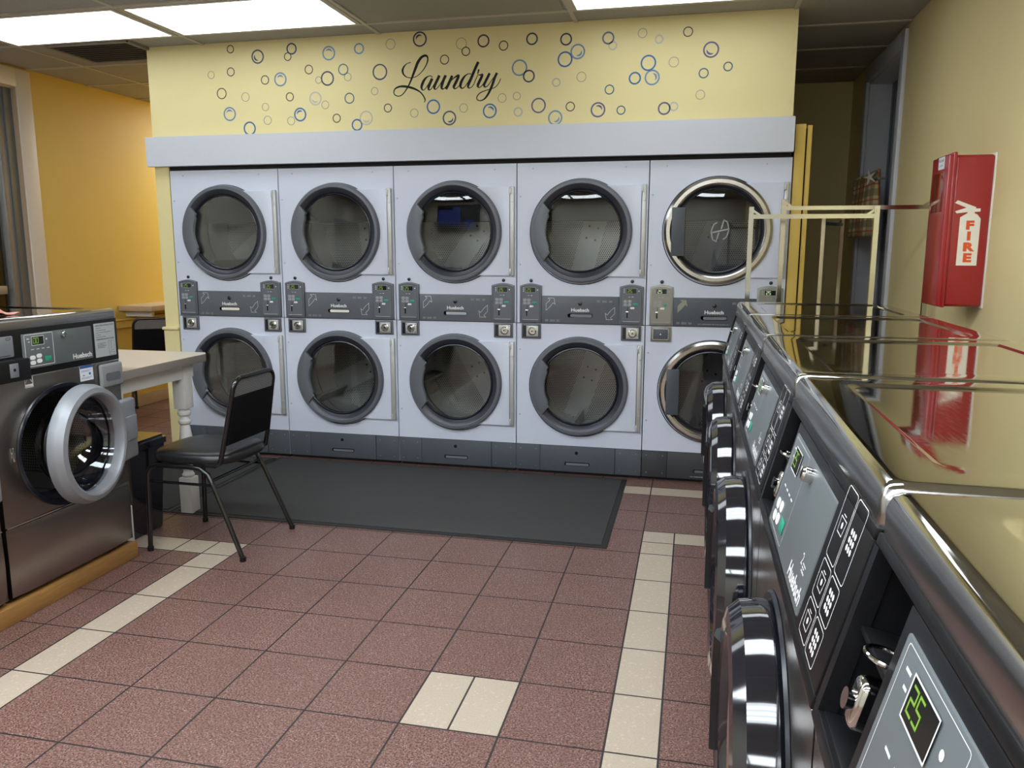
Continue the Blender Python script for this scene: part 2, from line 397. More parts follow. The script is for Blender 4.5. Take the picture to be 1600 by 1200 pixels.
# floor: every tile its own face over a dark grout bed
fl = MB()
fl.raw([(XL - .3, YB - .3, -0.002), (XR + .5, YB - .3, -0.002), (XR + .5, YF + .3, -0.002), (XL - .3, YF + .3, -0.002)], [[0, 1, 2, 3]], 2)
fl.raw([(XL - .3, YB - .3, -0.06), (XR + .5, YB - .3, -0.06), (XR + .5, YF + .3, -0.06), (XL - .3, YF + .3, -0.06)], [[3, 2, 1, 0]], 2)
G = 0.0032
def tl(x0, y0, x1, y1, c):
    x0 += G; y0 += G; x1 -= G; y1 -= G
    fl.raw([(x0, y0, 0), (x1, y0, 0), (x1, y1, 0), (x0, y1, 0)], [[0, 1, 2, 3]], c)
for i in range(-16, 5):
    for j in range(-17, 20):
        x0 = TX + i * T; x1 = x0 + T; y1 = TY - j * T; y0 = y1 - T; xm = x0 + T / 2; ym = y1 - T / 2
        H = 0   # cell coordinates: column i (0 = right cream strip), row j (0 = below r0)
        xs = [(x0, x1, 0)]; rows = [(y0, y1, 0)]
        if i == 0 and j >= 0: xs = [(x0, xm, 1), (xm, x1, 0)]
        elif i == -7 and j >= 1: xs = [(x0, xm, 0), (xm, x1, 1)]
        elif i == -2 and j in (4,): xs = [(x0, xm, 1), (xm, x1, 1)]
        if j == -4: rows = [(ym, y1, 0), (y0, ym, 0)]
        if j == -1 and i >= 0:
            if i == 0:
                tl(x0, ym, xm, y1, 1); tl(x0, y0, xm, ym, 1); tl(xm, ym, x1, y1, 1); tl(xm, y0, x1, ym, 0)
            else:
                tl(x0, ym, x1, y1, 1); tl(x0, y0, x1, ym, 0)
            continue
        if j == -4:
            tl(x0, ym, x1, y1, 0); tl(x0, y0, x1, ym, 1); continue
        if j == 1 and i <= -7:
            if i == -7: tl(x0, ym, xm, y1, 1); tl(xm, ym, x1, y1, 1); tl(x0, y0, xm, ym, 0); tl(xm, y0, x1, ym, 1)
            else: tl(x0, ym, x1, y1, 1); tl(x0, y0, x1, ym, 0)
            continue
        for a, b_, c in xs: tl(a, y0, b_, y1, c)
struct(fl.build('floor', ['red_tile', 'cream_tile', 'grout']))

# ceiling: suspended tiles with a metal grid
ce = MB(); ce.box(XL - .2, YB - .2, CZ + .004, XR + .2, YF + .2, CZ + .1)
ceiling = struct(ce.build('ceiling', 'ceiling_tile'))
gx0, gy0, GX, GYp = 0.31, -0.225, 1.22, 0.61
gr = MB()
for k in range(-2, 4):
    x = gx0 + k * GX
    if XL < x < XR: gr.box(x - .012, YB, CZ - .004, x + .012, YF, CZ + .006)
for k in range(-12, 8):
    y = gy0 + k * GYp
    if YB < y < YF: gr.box(XL, y - .012, CZ - .0035, XR, y + .012, CZ + .006)
g = gr.build('grid_bars', 'grid_metal', ceiling)
# plain framed panel between the lights
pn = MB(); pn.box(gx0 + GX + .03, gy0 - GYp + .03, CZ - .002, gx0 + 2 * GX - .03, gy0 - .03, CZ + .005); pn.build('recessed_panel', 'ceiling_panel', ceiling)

def light(x0, y0, label, grp=None, lens='lamp_lens_strong'):
    t = thing('ceiling_light', label, 'ceiling light', (x0 + GX / 2, y0 + GYp / 2, CZ), 0, grp)
    m = MB(); w, d = GX / 2 - .014, GYp / 2 - .014
    for a in (-1, 1):
        m.box(-w, a * d - .02 if a > 0 else -d, -.008, w, a * d if a > 0 else -d + .02, .0)
        m.box(a * w - .03 if a > 0 else -w, -d + .02, -.008, a * w if a > 0 else -w + .03, d - .02, .0)
    m.build('frame', 'grid_metal', t)
    m = MB(); m.box(-w + .03, -d + .02, -.007, w - .03, d - .02, .0); m.build('lens', lens, t)
    return t
light(gx0 - GX, gy0 - GYp, 'lit fluorescent ceiling light at far left beside the air vent', lens='lamp_lens')
light(gx0, gy0 - GYp, 'lit fluorescent ceiling light in front of the left half of the bubble wall', lens='lamp_lens')
light(gx0 + 2 * GX, gy0 - GYp, 'lit fluorescent ceiling light in front of the right half of the bubble wall', lens='lamp_lens')
for r_, nm in ((-5, 'first'), (-8, 'second'), (-11, 'third')):
    for k, s_ in ((-1, 'far left'), (0, 'left'), (1, 'middle'), (2, 'right')):
        light(gx0 + k * GX, gy0 + r_ * GYp, 'lit fluorescent ceiling light in the %s row behind the viewer, %s column' % (nm, s_))
light(-1.30, 2.215, 'lit ceiling light over the far left bay, close behind the dryer wall')
light(-1.30, 3.33, 'added unseen ceiling light brightening the far end of the left bay')  # second bay light, added out of view to brighten the gold wall
v = thing('air_vent', 'dark slatted air vent in the ceiling beside the bubble wall', 'vent', (-.40, .02, CZ))
m = MB(); m.box(-.30, -.225, -.010, .30, .225, .0); m.build('backing', 'dark_void', v)
m = MB()
for a in (-1, 1): m.box(-.30, a * .225 - .012, -.016, .30, a * .225 + .012, .0); m.box(a * .30 - .012, -.213, -.016, a * .30 + .012, .213, .0)
m.build('frame', 'vent_metal', v)
for k in range(-4, 5):
    m = MB(); m.raw([(-.288, k * .048 - .022, -.014), (.288, k * .048 - .022, -.014), (.288, k * .048 + .010, -.003), (-.288, k * .048 + .010, -.003),
                     (-.288, k * .048 - .022, -.012), (.288, k * .048 - .022, -.012), (.288, k * .048 + .010, -.001), (-.288, k * .048 + .010, -.001)],
                    [[3, 2, 1, 0], [4, 5, 6, 7], [0, 1, 5, 4], [2, 3, 7, 6], [1, 2, 6, 5], [3, 0, 4, 7]])
    m.build('slat', 'vent_metal', v)

# ---- walls
def wallbox(name, mat, *b):
    m = MB()
    for q in b: m.box(*q)
    return struct(m.build(name, mat))
# dryer wall: soffit over the dryers, pier left of them
wallbox('wall_back', 'yellow_wall', (-.11, 0, 2.10, 3.985, .12, CZ + .003), (-.11, .0, 0, -.004, .12, 2.10))
wallbox('trim_1', 'white_board', (-.135, -.045, 1.965, 3.995, .0, 2.155))
m = MB(); m.box(-.04, .012, 1.935, 3.99, .05, 2.0); m.box(-.003, .25, 1.6, 3.985, .3, 2.1); struct(m.build('top_gap_shade', 'dark_void'))  # black strips standing in for the shade in the gap over the dryers
m = MB(); m.box(-.125, -.025, .865, -.0, .0, .885, .004); m.box(-.118, -.012, 0, -.002, .0, .865); struct(m.build('trim_3', 'yellow_wall'))
wallbox('wall_dryer_left', 'gold_wall', (-.11, .12, 0, -.02, YF, CZ + .003))
wallbox('wall_dryer_right', 'tan_wall', (3.96, 1.35, 0, 4.02, YK, CZ + .003))
wallbox('wall_left', 'gold_wall', (XL - .12, .39, 0, XL, YF, CZ + .003), (XL - .12, -1.80, 0, XL, .39, .55), (XL - .12, -1.80, 2.715, XL, .39, CZ + .003))
wallbox('wall_left_rear', 'cream_wall', (XL - .12, YB, 0, XL, -1.80, CZ + .003))
wallbox('wall_far_left', 'gold_wall', (XL - .12, YF, 0, -.02, YF + .1, CZ + .003))
wallbox('wall_corridor_end', 'tan_wall', (3.96, YK, 0, XR + .3, YK + .1, CZ + .003))
WY0, WY1 = .52, 1.50            # window opening in the right wall
wallbox('wall_right', 'tan_wall', (XR, YB, 0, XR + .28, WY0, CZ + .003), (XR, WY1, 0, XR + .28, YK, CZ + .003), (XR, WY0, 0, XR + .28, WY1, .72), (XR, WY0, 2.60, XR + .28, WY1, CZ + .003))
wallbox('wall_front', 'cream_wall', (XL - .12, YB - .1, 0, XR + .28, YB, CZ + .003))
# right window: deep white reveal, dark pane
w = thing('window_1', '', ''); del w['label'], w['category']; w['kind'] = 'structure'
m = MB(); m.box(XR + .001, WY1 - .014, .72, XR + .27, WY1, 2.60); m.box(XR + .001, WY0, .72, XR + .27, WY0 + .014, 2.60); m.box(XR + .001, WY0, 2.586, XR + .27, WY1, 2.60); m.box(XR - .03, WY0, .70, XR + .27, WY1, .734)
m.build('reveal', 'white_board', w)
m = MB(); m.box(XR - .022, WY0 - .085, .62, XR, WY0 + .005, 2.70, .003); m.box(XR - .022, WY0, 2.60, XR, WY1 + .08, 2.70, .003); m.box(XR - .022, WY0, .62, XR, WY1 + .08, .70, .003); m.box(XR - .022, WY1 - .005, .70, XR, WY1 + .085, 2.60, .003)
m.build('casing', 'white_board', w)
m = MB()
for a, b_ in ((WY0 + .014, WY0 + .07), (WY1 - .07, WY1 - .014), (WY1 - .14, WY1 - .10)): m.box(XR + .15, a, .734, XR + .20, b_, 2.586)
m.box(XR + .15, WY0 + .07, .734, XR + .20, WY1 - .07, .80); m.box(XR + .15, WY0 + .07, 1.62, XR + .20, WY1 - .07, 1.67); m.box(XR + .15, WY0 + .07, 2.53, XR + .20, WY1 - .07, 2.586)
m.build('sash', 'alu_blue', w)
m = MB(); m.box(XR + .17, WY0 + .05, .76, XR + .175, WY1 - .05, 2.56); m.build('pane', 'window_glass', w)
# left window
w = thing('window_2', '', ''); del w['label'], w['category']; w['kind'] = 'structure'
m = MB(); m.box(XL, .255, .50, XL + .025, .39, 2.715, .004); m.box(XL, -1.92, 2.585, XL + .025, .255, 2.715, .004); m.box(XL, -1.92, .50, XL + .025, -1.80, 2.585, .004); m.box(XL, -1.80, .46, XL + .05, .255, .56, .004)
m.build('casing', 'casing_paint', w)
m = MB(); m.box(XL - .12, .235, .56, XL + .012, .255, 2.585); m.box(XL - .12, -1.80, 2.57, XL + .012, .24, 2.585); m.box(XL - .12, -1.80, .56, XL + .012, -1.78, 2.57); m.box(XL - .12, -1.8, .55, XL + .012, .24, .57)
m.build('liner', 'baseboard_tan', w)
m = MB()
for a, b_ in ((.165, .235), (-.93, -.86), (-1.78, -1.70)): m.box(XL - .11, a, .57, XL - .012, b_, 2.57)
m.build('stile', 'alu_blue', w)
m = MB()
m.box(XL - .10, .105, .57, XL - .025, .165, 2.57, .003); m.box(XL - .10, -1.78, 1.09, XL - .03, .05, 1.15, .003); m.box(XL - .10, -1.78, 2.50, XL - .03, .105, 2.57, .003); m.box(XL - .10, -1.78, .57, XL - .03, .05, .64, .003)
m.build('sash', 'aluminium', w)
m = MB(); m.box(XL - .075, -1.75, .60, XL - .07, .11, 2.55); m.build('pane', 'window_glass', w)
m = MB()
m.box(XL, .40, .735, XL + .035, YF, .80, .003); m.box(XL, .40, .80, XL + .05, YF, .815, .003)
struct(m.build('trim_4', 'gold_wall'))
m = MB(); m.box(XL, -7.3, 0, XL + .02, YF, .11, .003); struct(m.build('baseboard_left', 'baseboard_tan'))
m = MB(); m.box(XR - .02, YB, 0, XR, YK, .11, .003); struct(m.build('baseboard_right', 'baseboard_tan'))
# yellow door standing beside the last dryer
d = thing('door_1', '', ''); del d['label'], d['category']; d['kind'] = 'structure'
m = MB(); m.box(4.005, .012, 0.01, 4.062, .045, 2.12, .003); m.box(4.072, .03, 0.01, 4.098, .07, 2.115, .003); m.build('jamb', 'gold_wall', d)
m = MB(); m.box(4.010, .05, 0.01, 4.045, .80, 2.10, .003); m.build('leaf', 'gold_wall', d)
m = MB(); m.box(4.05, .045, 0.01, 4.085, .055, 2.10); m.build('gap', 'dark_void', d)
# things on the walls behind the viewer, seen only in the dryer glass
d = thing('door_2', '', ''); del d['label'], d['category']; d['kind'] = 'structure'
m = MB(); m.box(XL, -6.5, 0, XL + .04, -5.6, 2.05, .004); m.build('leaf', 'door_paint', d)
m = MB()
for a, b_ in ((-6.4, -6.1), (-6.0, -5.7)):
    for z0, z1 in ((.2, .9), (1.05, 1.5), (1.62, 1.92)): m.box(XL + .038, a, z0, XL + .048, b_, z1, .006)
m.build('panel', 'door_paint', d)
t = thing('television', 'flat television high on the wall behind the viewer, blue picture', 'television', (-.05, YB + .06, 2.14), PI)
m = MB(); m.box(-.80, -.03, -.46, .80, .03, .46, .008); m.build('body', 'black_plastic', t)
m = MB(); m.box(-.77, -.034, -.43, .77, -.028, .43); m.build('screen', 'lcd_black', t)
for q in ((-.1, -.25, .20, .40), (.15, -.2, .75, .30), (-.6, -.35, -.25, -.05)): m = MB(); m.box(q[0], -.036, q[1], q[2], -.0335, q[3]); m.build('picture', 'tv_screen', t)
m = MB(); m.M = Matrix.Rotation(PI / 2, 4, 'Z')
m.text('one load at a time', 0, 0, 0, .135, .0, shear=.2, ext=.005)
o = m.build('wall_lettering', 'ink', None, (XL + .002, -3.0, 1.70)); tag(o, 'black lettering on the left wall near the window, mirrored in the leftmost dryer glass', 'lettering')

# ---- vinyl graphic on the soffit
BUBBLES = [[0.506, 2.691, 0.024, "k", 0],
 [0.697, 2.636, 0.04, "n", 215],
 [0.936, 2.672, 0.032, "n", 0],
 [0.907, 2.626, 0.024, "k", 0],
 [1.189, 2.633, 0.04, "s", 80],
 [0.357, 2.539, 0.024, "g", 0],
 [0.5, 2.552, 0.026, "k", 0],
 [0.741, 2.492, 0.027, "k", 0],
 [0.849, 2.491, 0.04, "s", 90],
 [1.049, 2.542, 0.027, "k", 0],
 [1.113, 2.476, 0.021, "g", 0],
 [1.174, 2.483, 0.041, "n", 0],
 [1.283, 2.532, 0.032, "t", 0],
 [1.312, 2.486, 0.024, "g", 0],
 [0.426, 2.421, 0.033, "k", 0],
 [0.596, 2.393, 0.028, "g", 0],
 [0.476, 2.291, 0.041, "s", 95],
 [0.735, 2.326, 0.024, "g", 0],
 [0.746, 2.243, 0.027, "g", 0],
 [0.615, 2.196, 0.04, "b", 0],
 [0.91, 2.382, 0.026, "k", 0],
 [1.087, 2.365, 0.039, "p", 250],
 [1.153, 2.324, 0.025, "g", 0],
 [0.977, 2.271, 0.039, "b", 110],
 [0.912, 2.234, 0.026, "g", 0],
 [1.319, 2.358, 0.031, "t", 0],
 [1.228, 2.24, 0.026, "k", 0],
 [1.393, 2.65, 0.03, "s", 0],
 [1.601, 2.666, 0.031, "g", 0],
 [1.791, 2.685, 0.041, "n", 120],
 [1.527, 2.506, 0.045, "n", 0],
 [1.489, 2.394, 0.023, "g", 0],
 [2.054, 2.646, 0.033, "g", 0],
 [2.082, 2.6, 0.025, "k", 0],
 [2.192, 2.654, 0.034, "n", 0],
 [2.316, 2.621, 0.027, "k", 0],
 [1.947, 2.559, 0.027, "k", 0],
 [1.365, 2.195, 0.033, "b", 0],
 [1.428, 2.235, 0.041, "p", 270],
 [1.574, 2.29, 0.025, "k", 0],
 [1.747, 2.254, 0.026, "g", 0],
 [1.872, 2.287, 0.04, "b", 0],
 [1.974, 2.217, 0.04, "n", 300],
 [2.065, 2.273, 0.026, "g", 0],
 [2.23, 2.25, 0.04, "b", 60],
 [2.307, 2.322, 0.026, "g", 0],
 [2.489, 2.65, 0.032, "n", 0],
 [2.693, 2.637, 0.032, "n", 0],
 [2.763, 2.565, 0.04, "s", 310],
 [2.688, 2.526, 0.041, "b", 0],
 [2.94, 2.631, 0.032, "v", 0],
 [2.967, 2.588, 0.023, "p", 0],
 [2.414, 2.491, 0.044, "s", 0],
 [2.471, 2.441, 0.033, "n", 0],
 [2.637, 2.398, 0.023, "p", 0],
 [2.787, 2.423, 0.028, "g", 0],
 [2.953, 2.345, 0.026, "t", 0],
 [3.099, 2.402, 0.032, "b", 0],
 [2.398, 2.33, 0.023, "g", 0],
 [2.406, 2.238, 0.025, "p", 0],
 [2.531, 2.271, 0.041, "v", 0],
 [2.633, 2.197, 0.04, "s", 310],
 [2.723, 2.258, 0.026, "k", 0],
 [2.888, 2.234, 0.04, "v", 60],
 [3.023, 2.227, 0.024, "t", 0],
 [3.136, 2.647, 0.026, "g", 0],
 [3.231, 2.609, 0.022, "p", 0],
 [3.392, 2.641, 0.026, "k", 0],
 [3.523, 2.538, 0.041, "v", 240],
 [3.174, 2.483, 0.041, "b", 0],
 [3.318, 2.481, 0.028, "g", 0],
 [3.198, 2.402, 0.04, "s", 20],
 [3.487, 2.413, 0.026, "t", 0],
 [3.62, 2.443, 0.024, "t", 0],
 [3.473, 2.296, 0.026, "g", 0],
 [3.272, 2.228, 0.033, "v", 0],
 [3.326, 2.237, 0.023, "p", 0]]
STROKES = [["L", [[1.731, 2.554, 0.0034], [1.704, 2.546, 0.0044], [1.685, 2.529, 0.0088], [1.676, 2.508, 0.0118], [1.682, 2.486, 0.0088], [1.703, 2.468, 0.0049], [1.734, 2.463, 0.0039], [1.768, 2.471, 0.0039], [1.799, 2.494, 0.0044], [1.823, 2.523, 0.0059], [1.837, 2.55, 0.0073], [1.84, 2.572, 0.0078], [1.834, 2.585, 0.0098], [1.82, 2.588, 0.0118], [1.798, 2.578, 0.0137], [1.776, 2.551, 0.0157], [1.761, 2.519, 0.0147], [1.746, 2.485, 0.0127], [1.731, 2.451, 0.0098], [1.714, 2.419, 0.0078], [1.694, 2.39, 0.0064], [1.671, 2.366, 0.0054], [1.647, 2.358, 0.0049], [1.623, 2.366, 0.0054], [1.616, 2.384, 0.0059], [1.626, 2.403, 0.0078], [1.653, 2.414, 0.0098], [1.687, 2.414, 0.0118], [1.723, 2.407, 0.0118], [1.761, 2.393, 0.0098], [1.79, 2.375, 0.0069], [1.809, 2.352, 0.0069], [1.819, 2.33, 0.0069], [1.813, 2.315, 0.0029]]],
 ["a", [[1.869, 2.459, 0.0039], [1.858, 2.468, 0.0039], [1.839, 2.466, 0.0059], [1.82, 2.452, 0.0118], [1.805, 2.429, 0.0147], [1.797, 2.405, 0.0127], [1.804, 2.388, 0.0059], [1.819, 2.393, 0.0039], [1.838, 2.416, 0.0039], [1.865, 2.454, 0.0039]]],
 ["a", [[1.867, 2.453, 0.0147], [1.855, 2.431, 0.0147], [1.844, 2.407, 0.0147], [1.843, 2.39, 0.0088], [1.857, 2.39, 0.0039], [1.876, 2.415, 0.0034], [1.891, 2.44, 0.0024]]],
 ["u", [[1.913, 2.469, 0.0147], [1.901, 2.446, 0.0147], [1.888, 2.423, 0.0147], [1.88, 2.402, 0.0137], [1.883, 2.39, 0.0069], [1.897, 2.394, 0.0039], [1.917, 2.417, 0.0034], [1.939, 2.451, 0.0029]]],
 ["u", [[1.954, 2.468, 0.0147], [1.941, 2.445, 0.0147], [1.93, 2.417, 0.0147], [1.926, 2.398, 0.0127], [1.933, 2.389, 0.0069], [1.947, 2.395, 0.0039], [1.957, 2.407, 0.0029]]],
 ["n", [[1.995, 2.464, 0.0137], [1.983, 2.441, 0.0147], [1.969, 2.413, 0.0147], [1.954, 2.387, 0.0137]]],
 ["n", [[1.976, 2.419, 0.0034], [1.995, 2.442, 0.0044], [2.019, 2.458, 0.0078], [2.034, 2.462, 0.0137], [2.028, 2.443, 0.0147], [2.014, 2.418, 0.0147], [2.004, 2.399, 0.0137], [2.011, 2.388, 0.0069], [2.027, 2.394, 0.0039], [2.046, 2.412, 0.0029]]],
 ["d", [[2.114, 2.469, 0.0039], [2.098, 2.47, 0.0044], [2.077, 2.46, 0.0078], [2.058, 2.437, 0.0137], [2.047, 2.412, 0.0147], [2.048, 2.395, 0.0098], [2.06, 2.388, 0.0054], [2.079, 2.402, 0.0039], [2.103, 2.436, 0.0034], [2.117, 2.461, 0.0029]]],
 ["d", [[2.16, 2.536, 0.0147], [2.145, 2.508, 0.0147], [2.128, 2.473, 0.0147], [2.112, 2.439, 0.0147], [2.098, 2.41, 0.0137], [2.095, 2.393, 0.0098], [2.107, 2.388, 0.0044], [2.126, 2.402, 0.0034], [2.144, 2.438, 0.0029], [2.156, 2.459, 0.0029]]],
 ["r", [[2.163, 2.493, 0.0098], [2.159, 2.48, 0.0078], [2.155, 2.467, 0.0049]]],
 ["r", [[2.155, 2.463, 0.0039], [2.17, 2.46, 0.0059], [2.184, 2.461, 0.0118], [2.176, 2.441, 0.0147], [2.163, 2.418, 0.0147], [2.156, 2.399, 0.0137], [2.163, 2.389, 0.0059], [2.177, 2.394, 0.0034], [2.195, 2.415, 0.0029]]],
 ["y", [[2.23, 2.468, 0.0127], [2.218, 2.446, 0.0137], [2.205, 2.423, 0.0137], [2.195, 2.402, 0.0127], [2.202, 2.39, 0.0069], [2.218, 2.397, 0.0039], [2.241, 2.425, 0.0034], [2.264, 2.454, 0.0029]]],
 ["y", [[2.276, 2.468, 0.0127], [2.262, 2.442, 0.0137], [2.251, 2.412, 0.0137], [2.237, 2.379, 0.0127], [2.218, 2.345, 0.0108], [2.195, 2.32, 0.0078], [2.169, 2.312, 0.0049], [2.151, 2.32, 0.0049], [2.151, 2.337, 0.0054], [2.169, 2.356, 0.0054], [2.2, 2.368, 0.0044], [2.237, 2.377, 0.0039], [2.264, 2.386, 0.0034], [2.285, 2.407, 0.0034], [2.299, 2.435, 0.0029]]]]

gfx = thing('vinyl_wall_graphic', 'script Laundry word among blue and grey bubble rings on the yellow wall above the dryers', 'wall decal', (0, 0, 0))
for (x, z, r, c, h) in BUBBLES:
    zb = 2.157
    th = {'p': .009, 'g': .005, 'k': .007, 't': .008}.get(c, .011)
    th *= .8
    m = MB(); n = 48; vs = []; fs = []
    for i in range(n):
        a = 2 * PI * i / n
        for rr in (r - th / 2 - .001, r + th / 2 - .001):
            for y in (-.0010, -.0002): vs.append((x + rr * math.cos(a), y, max(zb, z + rr * math.sin(a))))
    for i in range(n):
        j = (i + 1) % n
        if z + r * math.sin(2 * PI * (i + .5) / n) < zb: continue
        a, b_ = 4 * i, 4 * j
        fs += [[a, b_, b_ + 2, a + 2], [a, a + 1, b_ + 1, b_], [a + 2, b_ + 2, b_ + 3, a + 3]]
    m.raw(vs, fs); bub = m.build('bubble_ring', 'bub_' + c, gfx)
    if h:
        m = MB(); n = 14; vs = []; fs = []; a0 = math.radians(h)
        for i in range(n + 1):
            t_ = -1.15 + 2.3 * i / n; wd = .016 * math.cos(t_ / 1.15 * PI / 2) * r / .065
            for rr in (.56 * r - wd / 2 - .0005, .56 * r + wd / 2 + .0005): vs.append((x + rr * math.cos(a0 + t_), -.0008, z + rr * math.sin(a0 + t_)))
        for i in range(n): fs.append([2 * i, 2 * i + 2, 2 * i + 3, 2 * i + 1])
        m.raw(vs, fs); m.build('crescent', 'bub_' + c, bub)
def catmull(P, k=6):
    out = []
    for i in range(len(P) - 1):
        p0 = P[max(i - 1, 0)]; p1 = P[i]; p2 = P[i + 1]; p3 = P[min(i + 2, len(P) - 1)]
        for s_ in range(k):
            t_ = s_ / k
            out.append([0.5 * (2 * b1 + (c1 - a1) * t_ + (2 * a1 - 5 * b1 + 4 * c1 - d1) * t_ ** 2 + (3 * b1 - a1 - 3 * c1 + d1) * t_ ** 3) for a1, b1, c1, d1 in zip(p0, p1, p2, p3)])
    out.append(list(P[-1])); return out
letters = {}
for idx, (ch, P) in enumerate(STROKES):
    m = letters.setdefault(ch, MB()); Q = catmull(P, 8); y0 = -.0006 - .00006 * idx
    vs = []
    nib = Vector((math.cos(math.radians(12)), math.sin(math.radians(12))))
    for i, q in enumerate(Q):
        a = Vector(Q[max(i - 1, 0)][:2]); b_ = Vector(Q[min(i + 1, len(Q) - 1)][:2]); d_ = (b_ - a).normalized(); nn = Vector((-d_.y, d_.x))
        hw = max(q[2] * 0.58, .0024)
        for s_ in (-1, 1): vs.append((q[0] + s_ * nn.x * hw, y0, q[1] + s_ * nn.y * hw))
    m.raw(vs, [[2 * i, 2 * i + 2, 2 * i + 3, 2 * i + 1] for i in range(len(Q) - 1)])
for ch, m in letters.items(): m.build('script_letter', 'ink', gfx)

# ================================================================== stacked dryers
def seg25(m, x, z, y, h, s='25', mi=0):
    SEG = {'0': 'abcdef', '2': 'abged', '5': 'afgcd'}
    w_ = h * .5; th = h * .11
    for k, ch in enumerate(s):
        ox = x + k * h * .75
        pos = {'a': ((0, h), (w_, h)), 'd': ((0, 0), (w_, 0)), 'g': ((0, h / 2), (w_, h / 2)), 'f': ((0, h / 2), (0, h)), 'e': ((0, 0), (0, h / 2)), 'b': ((w_, h / 2), (w_, h)), 'c': ((w_, 0), (w_, h / 2))}
        for c in SEG[ch]:
            (a, b_), (c2, d2) = pos[c]; m.outline([(ox + a, z + b_), (ox + c2, z + d2)], th, y, mi, closed=False)
def small_print(m, x, z, y, w_, rows, mi=0, gap=.0045):
    for r_ in range(rows):
        xx = x; rnd = random.Random(int(x * 1e4) + r_)
        while xx < x + w_ * (1 - .25 * (r_ % 2)):
            l = rnd.uniform(.004, .010); m.box(xx, y - .0002, z - r_ * gap, min(xx + l, x + w_), y, z - r_ * gap + .0018, mi=mi); xx += l + .002
def arrow(m, cx, cz, s_, y, flip, mi=0, fill=False):
    P = [(-.42, -.62), (-.42, .02), (-.02, .42), (-.22, .60), (.38, .60), (.50, -.02), (.30, .14), (-.05, -.30)]
    P = [((-a if flip else a) * s_ + cx, (-b_ if flip else b_) * s_ + cz) for a, b_ in P]
    if fill: m.prism(P, y, y + .0002, mi)
    else: m.outline(P, .0018, y, mi)
def dryer_door(t, cz, steel, ang):
    cx = .400
    body = MB()
    # outer ring
    if steel: prof = [(.255, -.010), (.262, -.034), (.272, -.046), (.292, -.046), (.306, -.034), (.309, -.006), (.309, .0)]
    else: prof = [(.280, -.043), (.284, -.047), (.300, -.046), (.307, -.036), (.311, -.010), (.311, .0)]
    body.lathe(prof, (cx, 0, cz), n=96)
    door = body.build('door', 'steel_ring' if steel else 'grey_plastic', t)
    m = MB(); m.lathe([(.246, -.010), (.249, -.022), (.256, -.032), (.281, -.043), (.281, .0)] if not steel else [(.246, -.010), (.249, -.018), (.262, -.033), (.263, .0)], (cx, 0, cz), n=96); m.build('bezel', 'bezel', door)
    m = MB(); m.lathe([(.236, .0), (.236, -.020), (.241, -.024), (.246, -.022), (.247, -.010)], (cx, 0, cz), n=96); m.build('gasket', 'gasket', door)
    m = MB(); m.lathe([(.313, -.004), (.318, -.002), (.318, .0)], (cx, 0, cz - .004), n=96); m.build('seal', 'gasket', door)
    m = MB(); pr = [(.0001 + .237 * k / 8, -.022 + .006 * (k / 8) ** 2) for k in range(9)]; m.lathe(pr[::-1], (cx, 0, cz), n=64); m.build('glass', 'smoked_glass' if steel else 'door_glass', door)
    # handle
    m = MB()
    if steel:
        m.prism(rrect(cx - .262, cz - .145, cx - .185, cz + .135, .004), -.05, -.025, b=.003); m.build('handle', 'base_grey', door)
        m = MB(); y = -.0236
        m.M = Matrix.Translation((cx + .015, y, cz)) @ Matrix.Rotation(math.radians(-12), 4, 'Y')
        for s_ in (-1, 1):
            m.outline([(s_ * .010, s_ * .012), (s_ * .032, s_ * .056), (s_ * .050, s_ * .040), (s_ * .050, -s_ * .005), (s_ * .030, -s_ * .042), (s_ * .010, -s_ * .05)], .007, 0, closed=False)
        m.outline([(-.045, 0), (.045, 0)], .007, 0, closed=False)
        m.build('round_emblem', 'dim_ink', door)
    else:
        P = []
        for k in range(17):
            a = math.radians(143 + 76 * k / 16); P.append((cx + .284 * math.cos(a), cz + .284 * math.sin(a)))
        for k in range(17):
            a = math.radians(215 - 68 * k / 16); rr = .222 - (.012 if 1 < k < 15 else 0); P.append((cx + rr * math.cos(a), cz + rr * math.sin(a)))
        m.prism(P, -.060, -.036, b=.005); m.build('handle', 'grey_plastic', door)
    # hinge side plate
    P = [(cx + .296 * math.cos(math.radians(a)), cz + .296 * math.sin(math.radians(a))) for a in range(66, -67, -6)]
    P = [(.758, cz + .270)] + P + [(.758, cz - .270)]
    m = MB(); m.prism(P[::-1], -.020, .0, b=.003); m.build('hinge_plate', 'enamel', door)
    m = MB(); m.box(.761, -.024, cz - .272, .786, .0, cz + .272, .004); m.box(.758, -.030, cz + .225, .770, -.02, cz + .262, .002); m.box(.758, -.030, cz - .262, .770, -.02, cz - .225, .002)
    for zz in (cz + .18, cz - .18): m.lathe([(.006, -.0245), (.0045, -.0275), (.0001, -.028)], (.776, 0, zz), n=12)
    m.build('hinge', 'hinge_metal', door)
    # drum behind the glass
    R0, D = .335, .55
    m = MB(); m.lathe([(.262, .035), (R0, .035), (R0, D)], (cx, 0, cz), n=96)
    m.lathe([(R0, D), (.0001, D)], (cx, 0, cz), n=96, mi=1)
    m.lathe([(R0 - .004, .30), (R0 - .001, .302), (R0 - .001, .308)], (cx, 0, cz), n=96, mi=2)
    m.lathe([(.262, .035), (.266, .0)], (cx, 0, cz), n=96, mi=2)
    drum = m.build('drum', ['galvanised', 'perforated_back', 'grey_plastic'], t)
    mt = Matrix.Translation((cx, 0, cz)) @ Matrix.Rotation(ang, 4, 'Y') @ Matrix.Translation((-cx, 0, -cz))
    m = MB(); m.box(cx - .075, D - .004, cz - .325, cx + .075, D - .001, cz + .325, M=mt); m.build('back_strap', 'galvanised', drum)
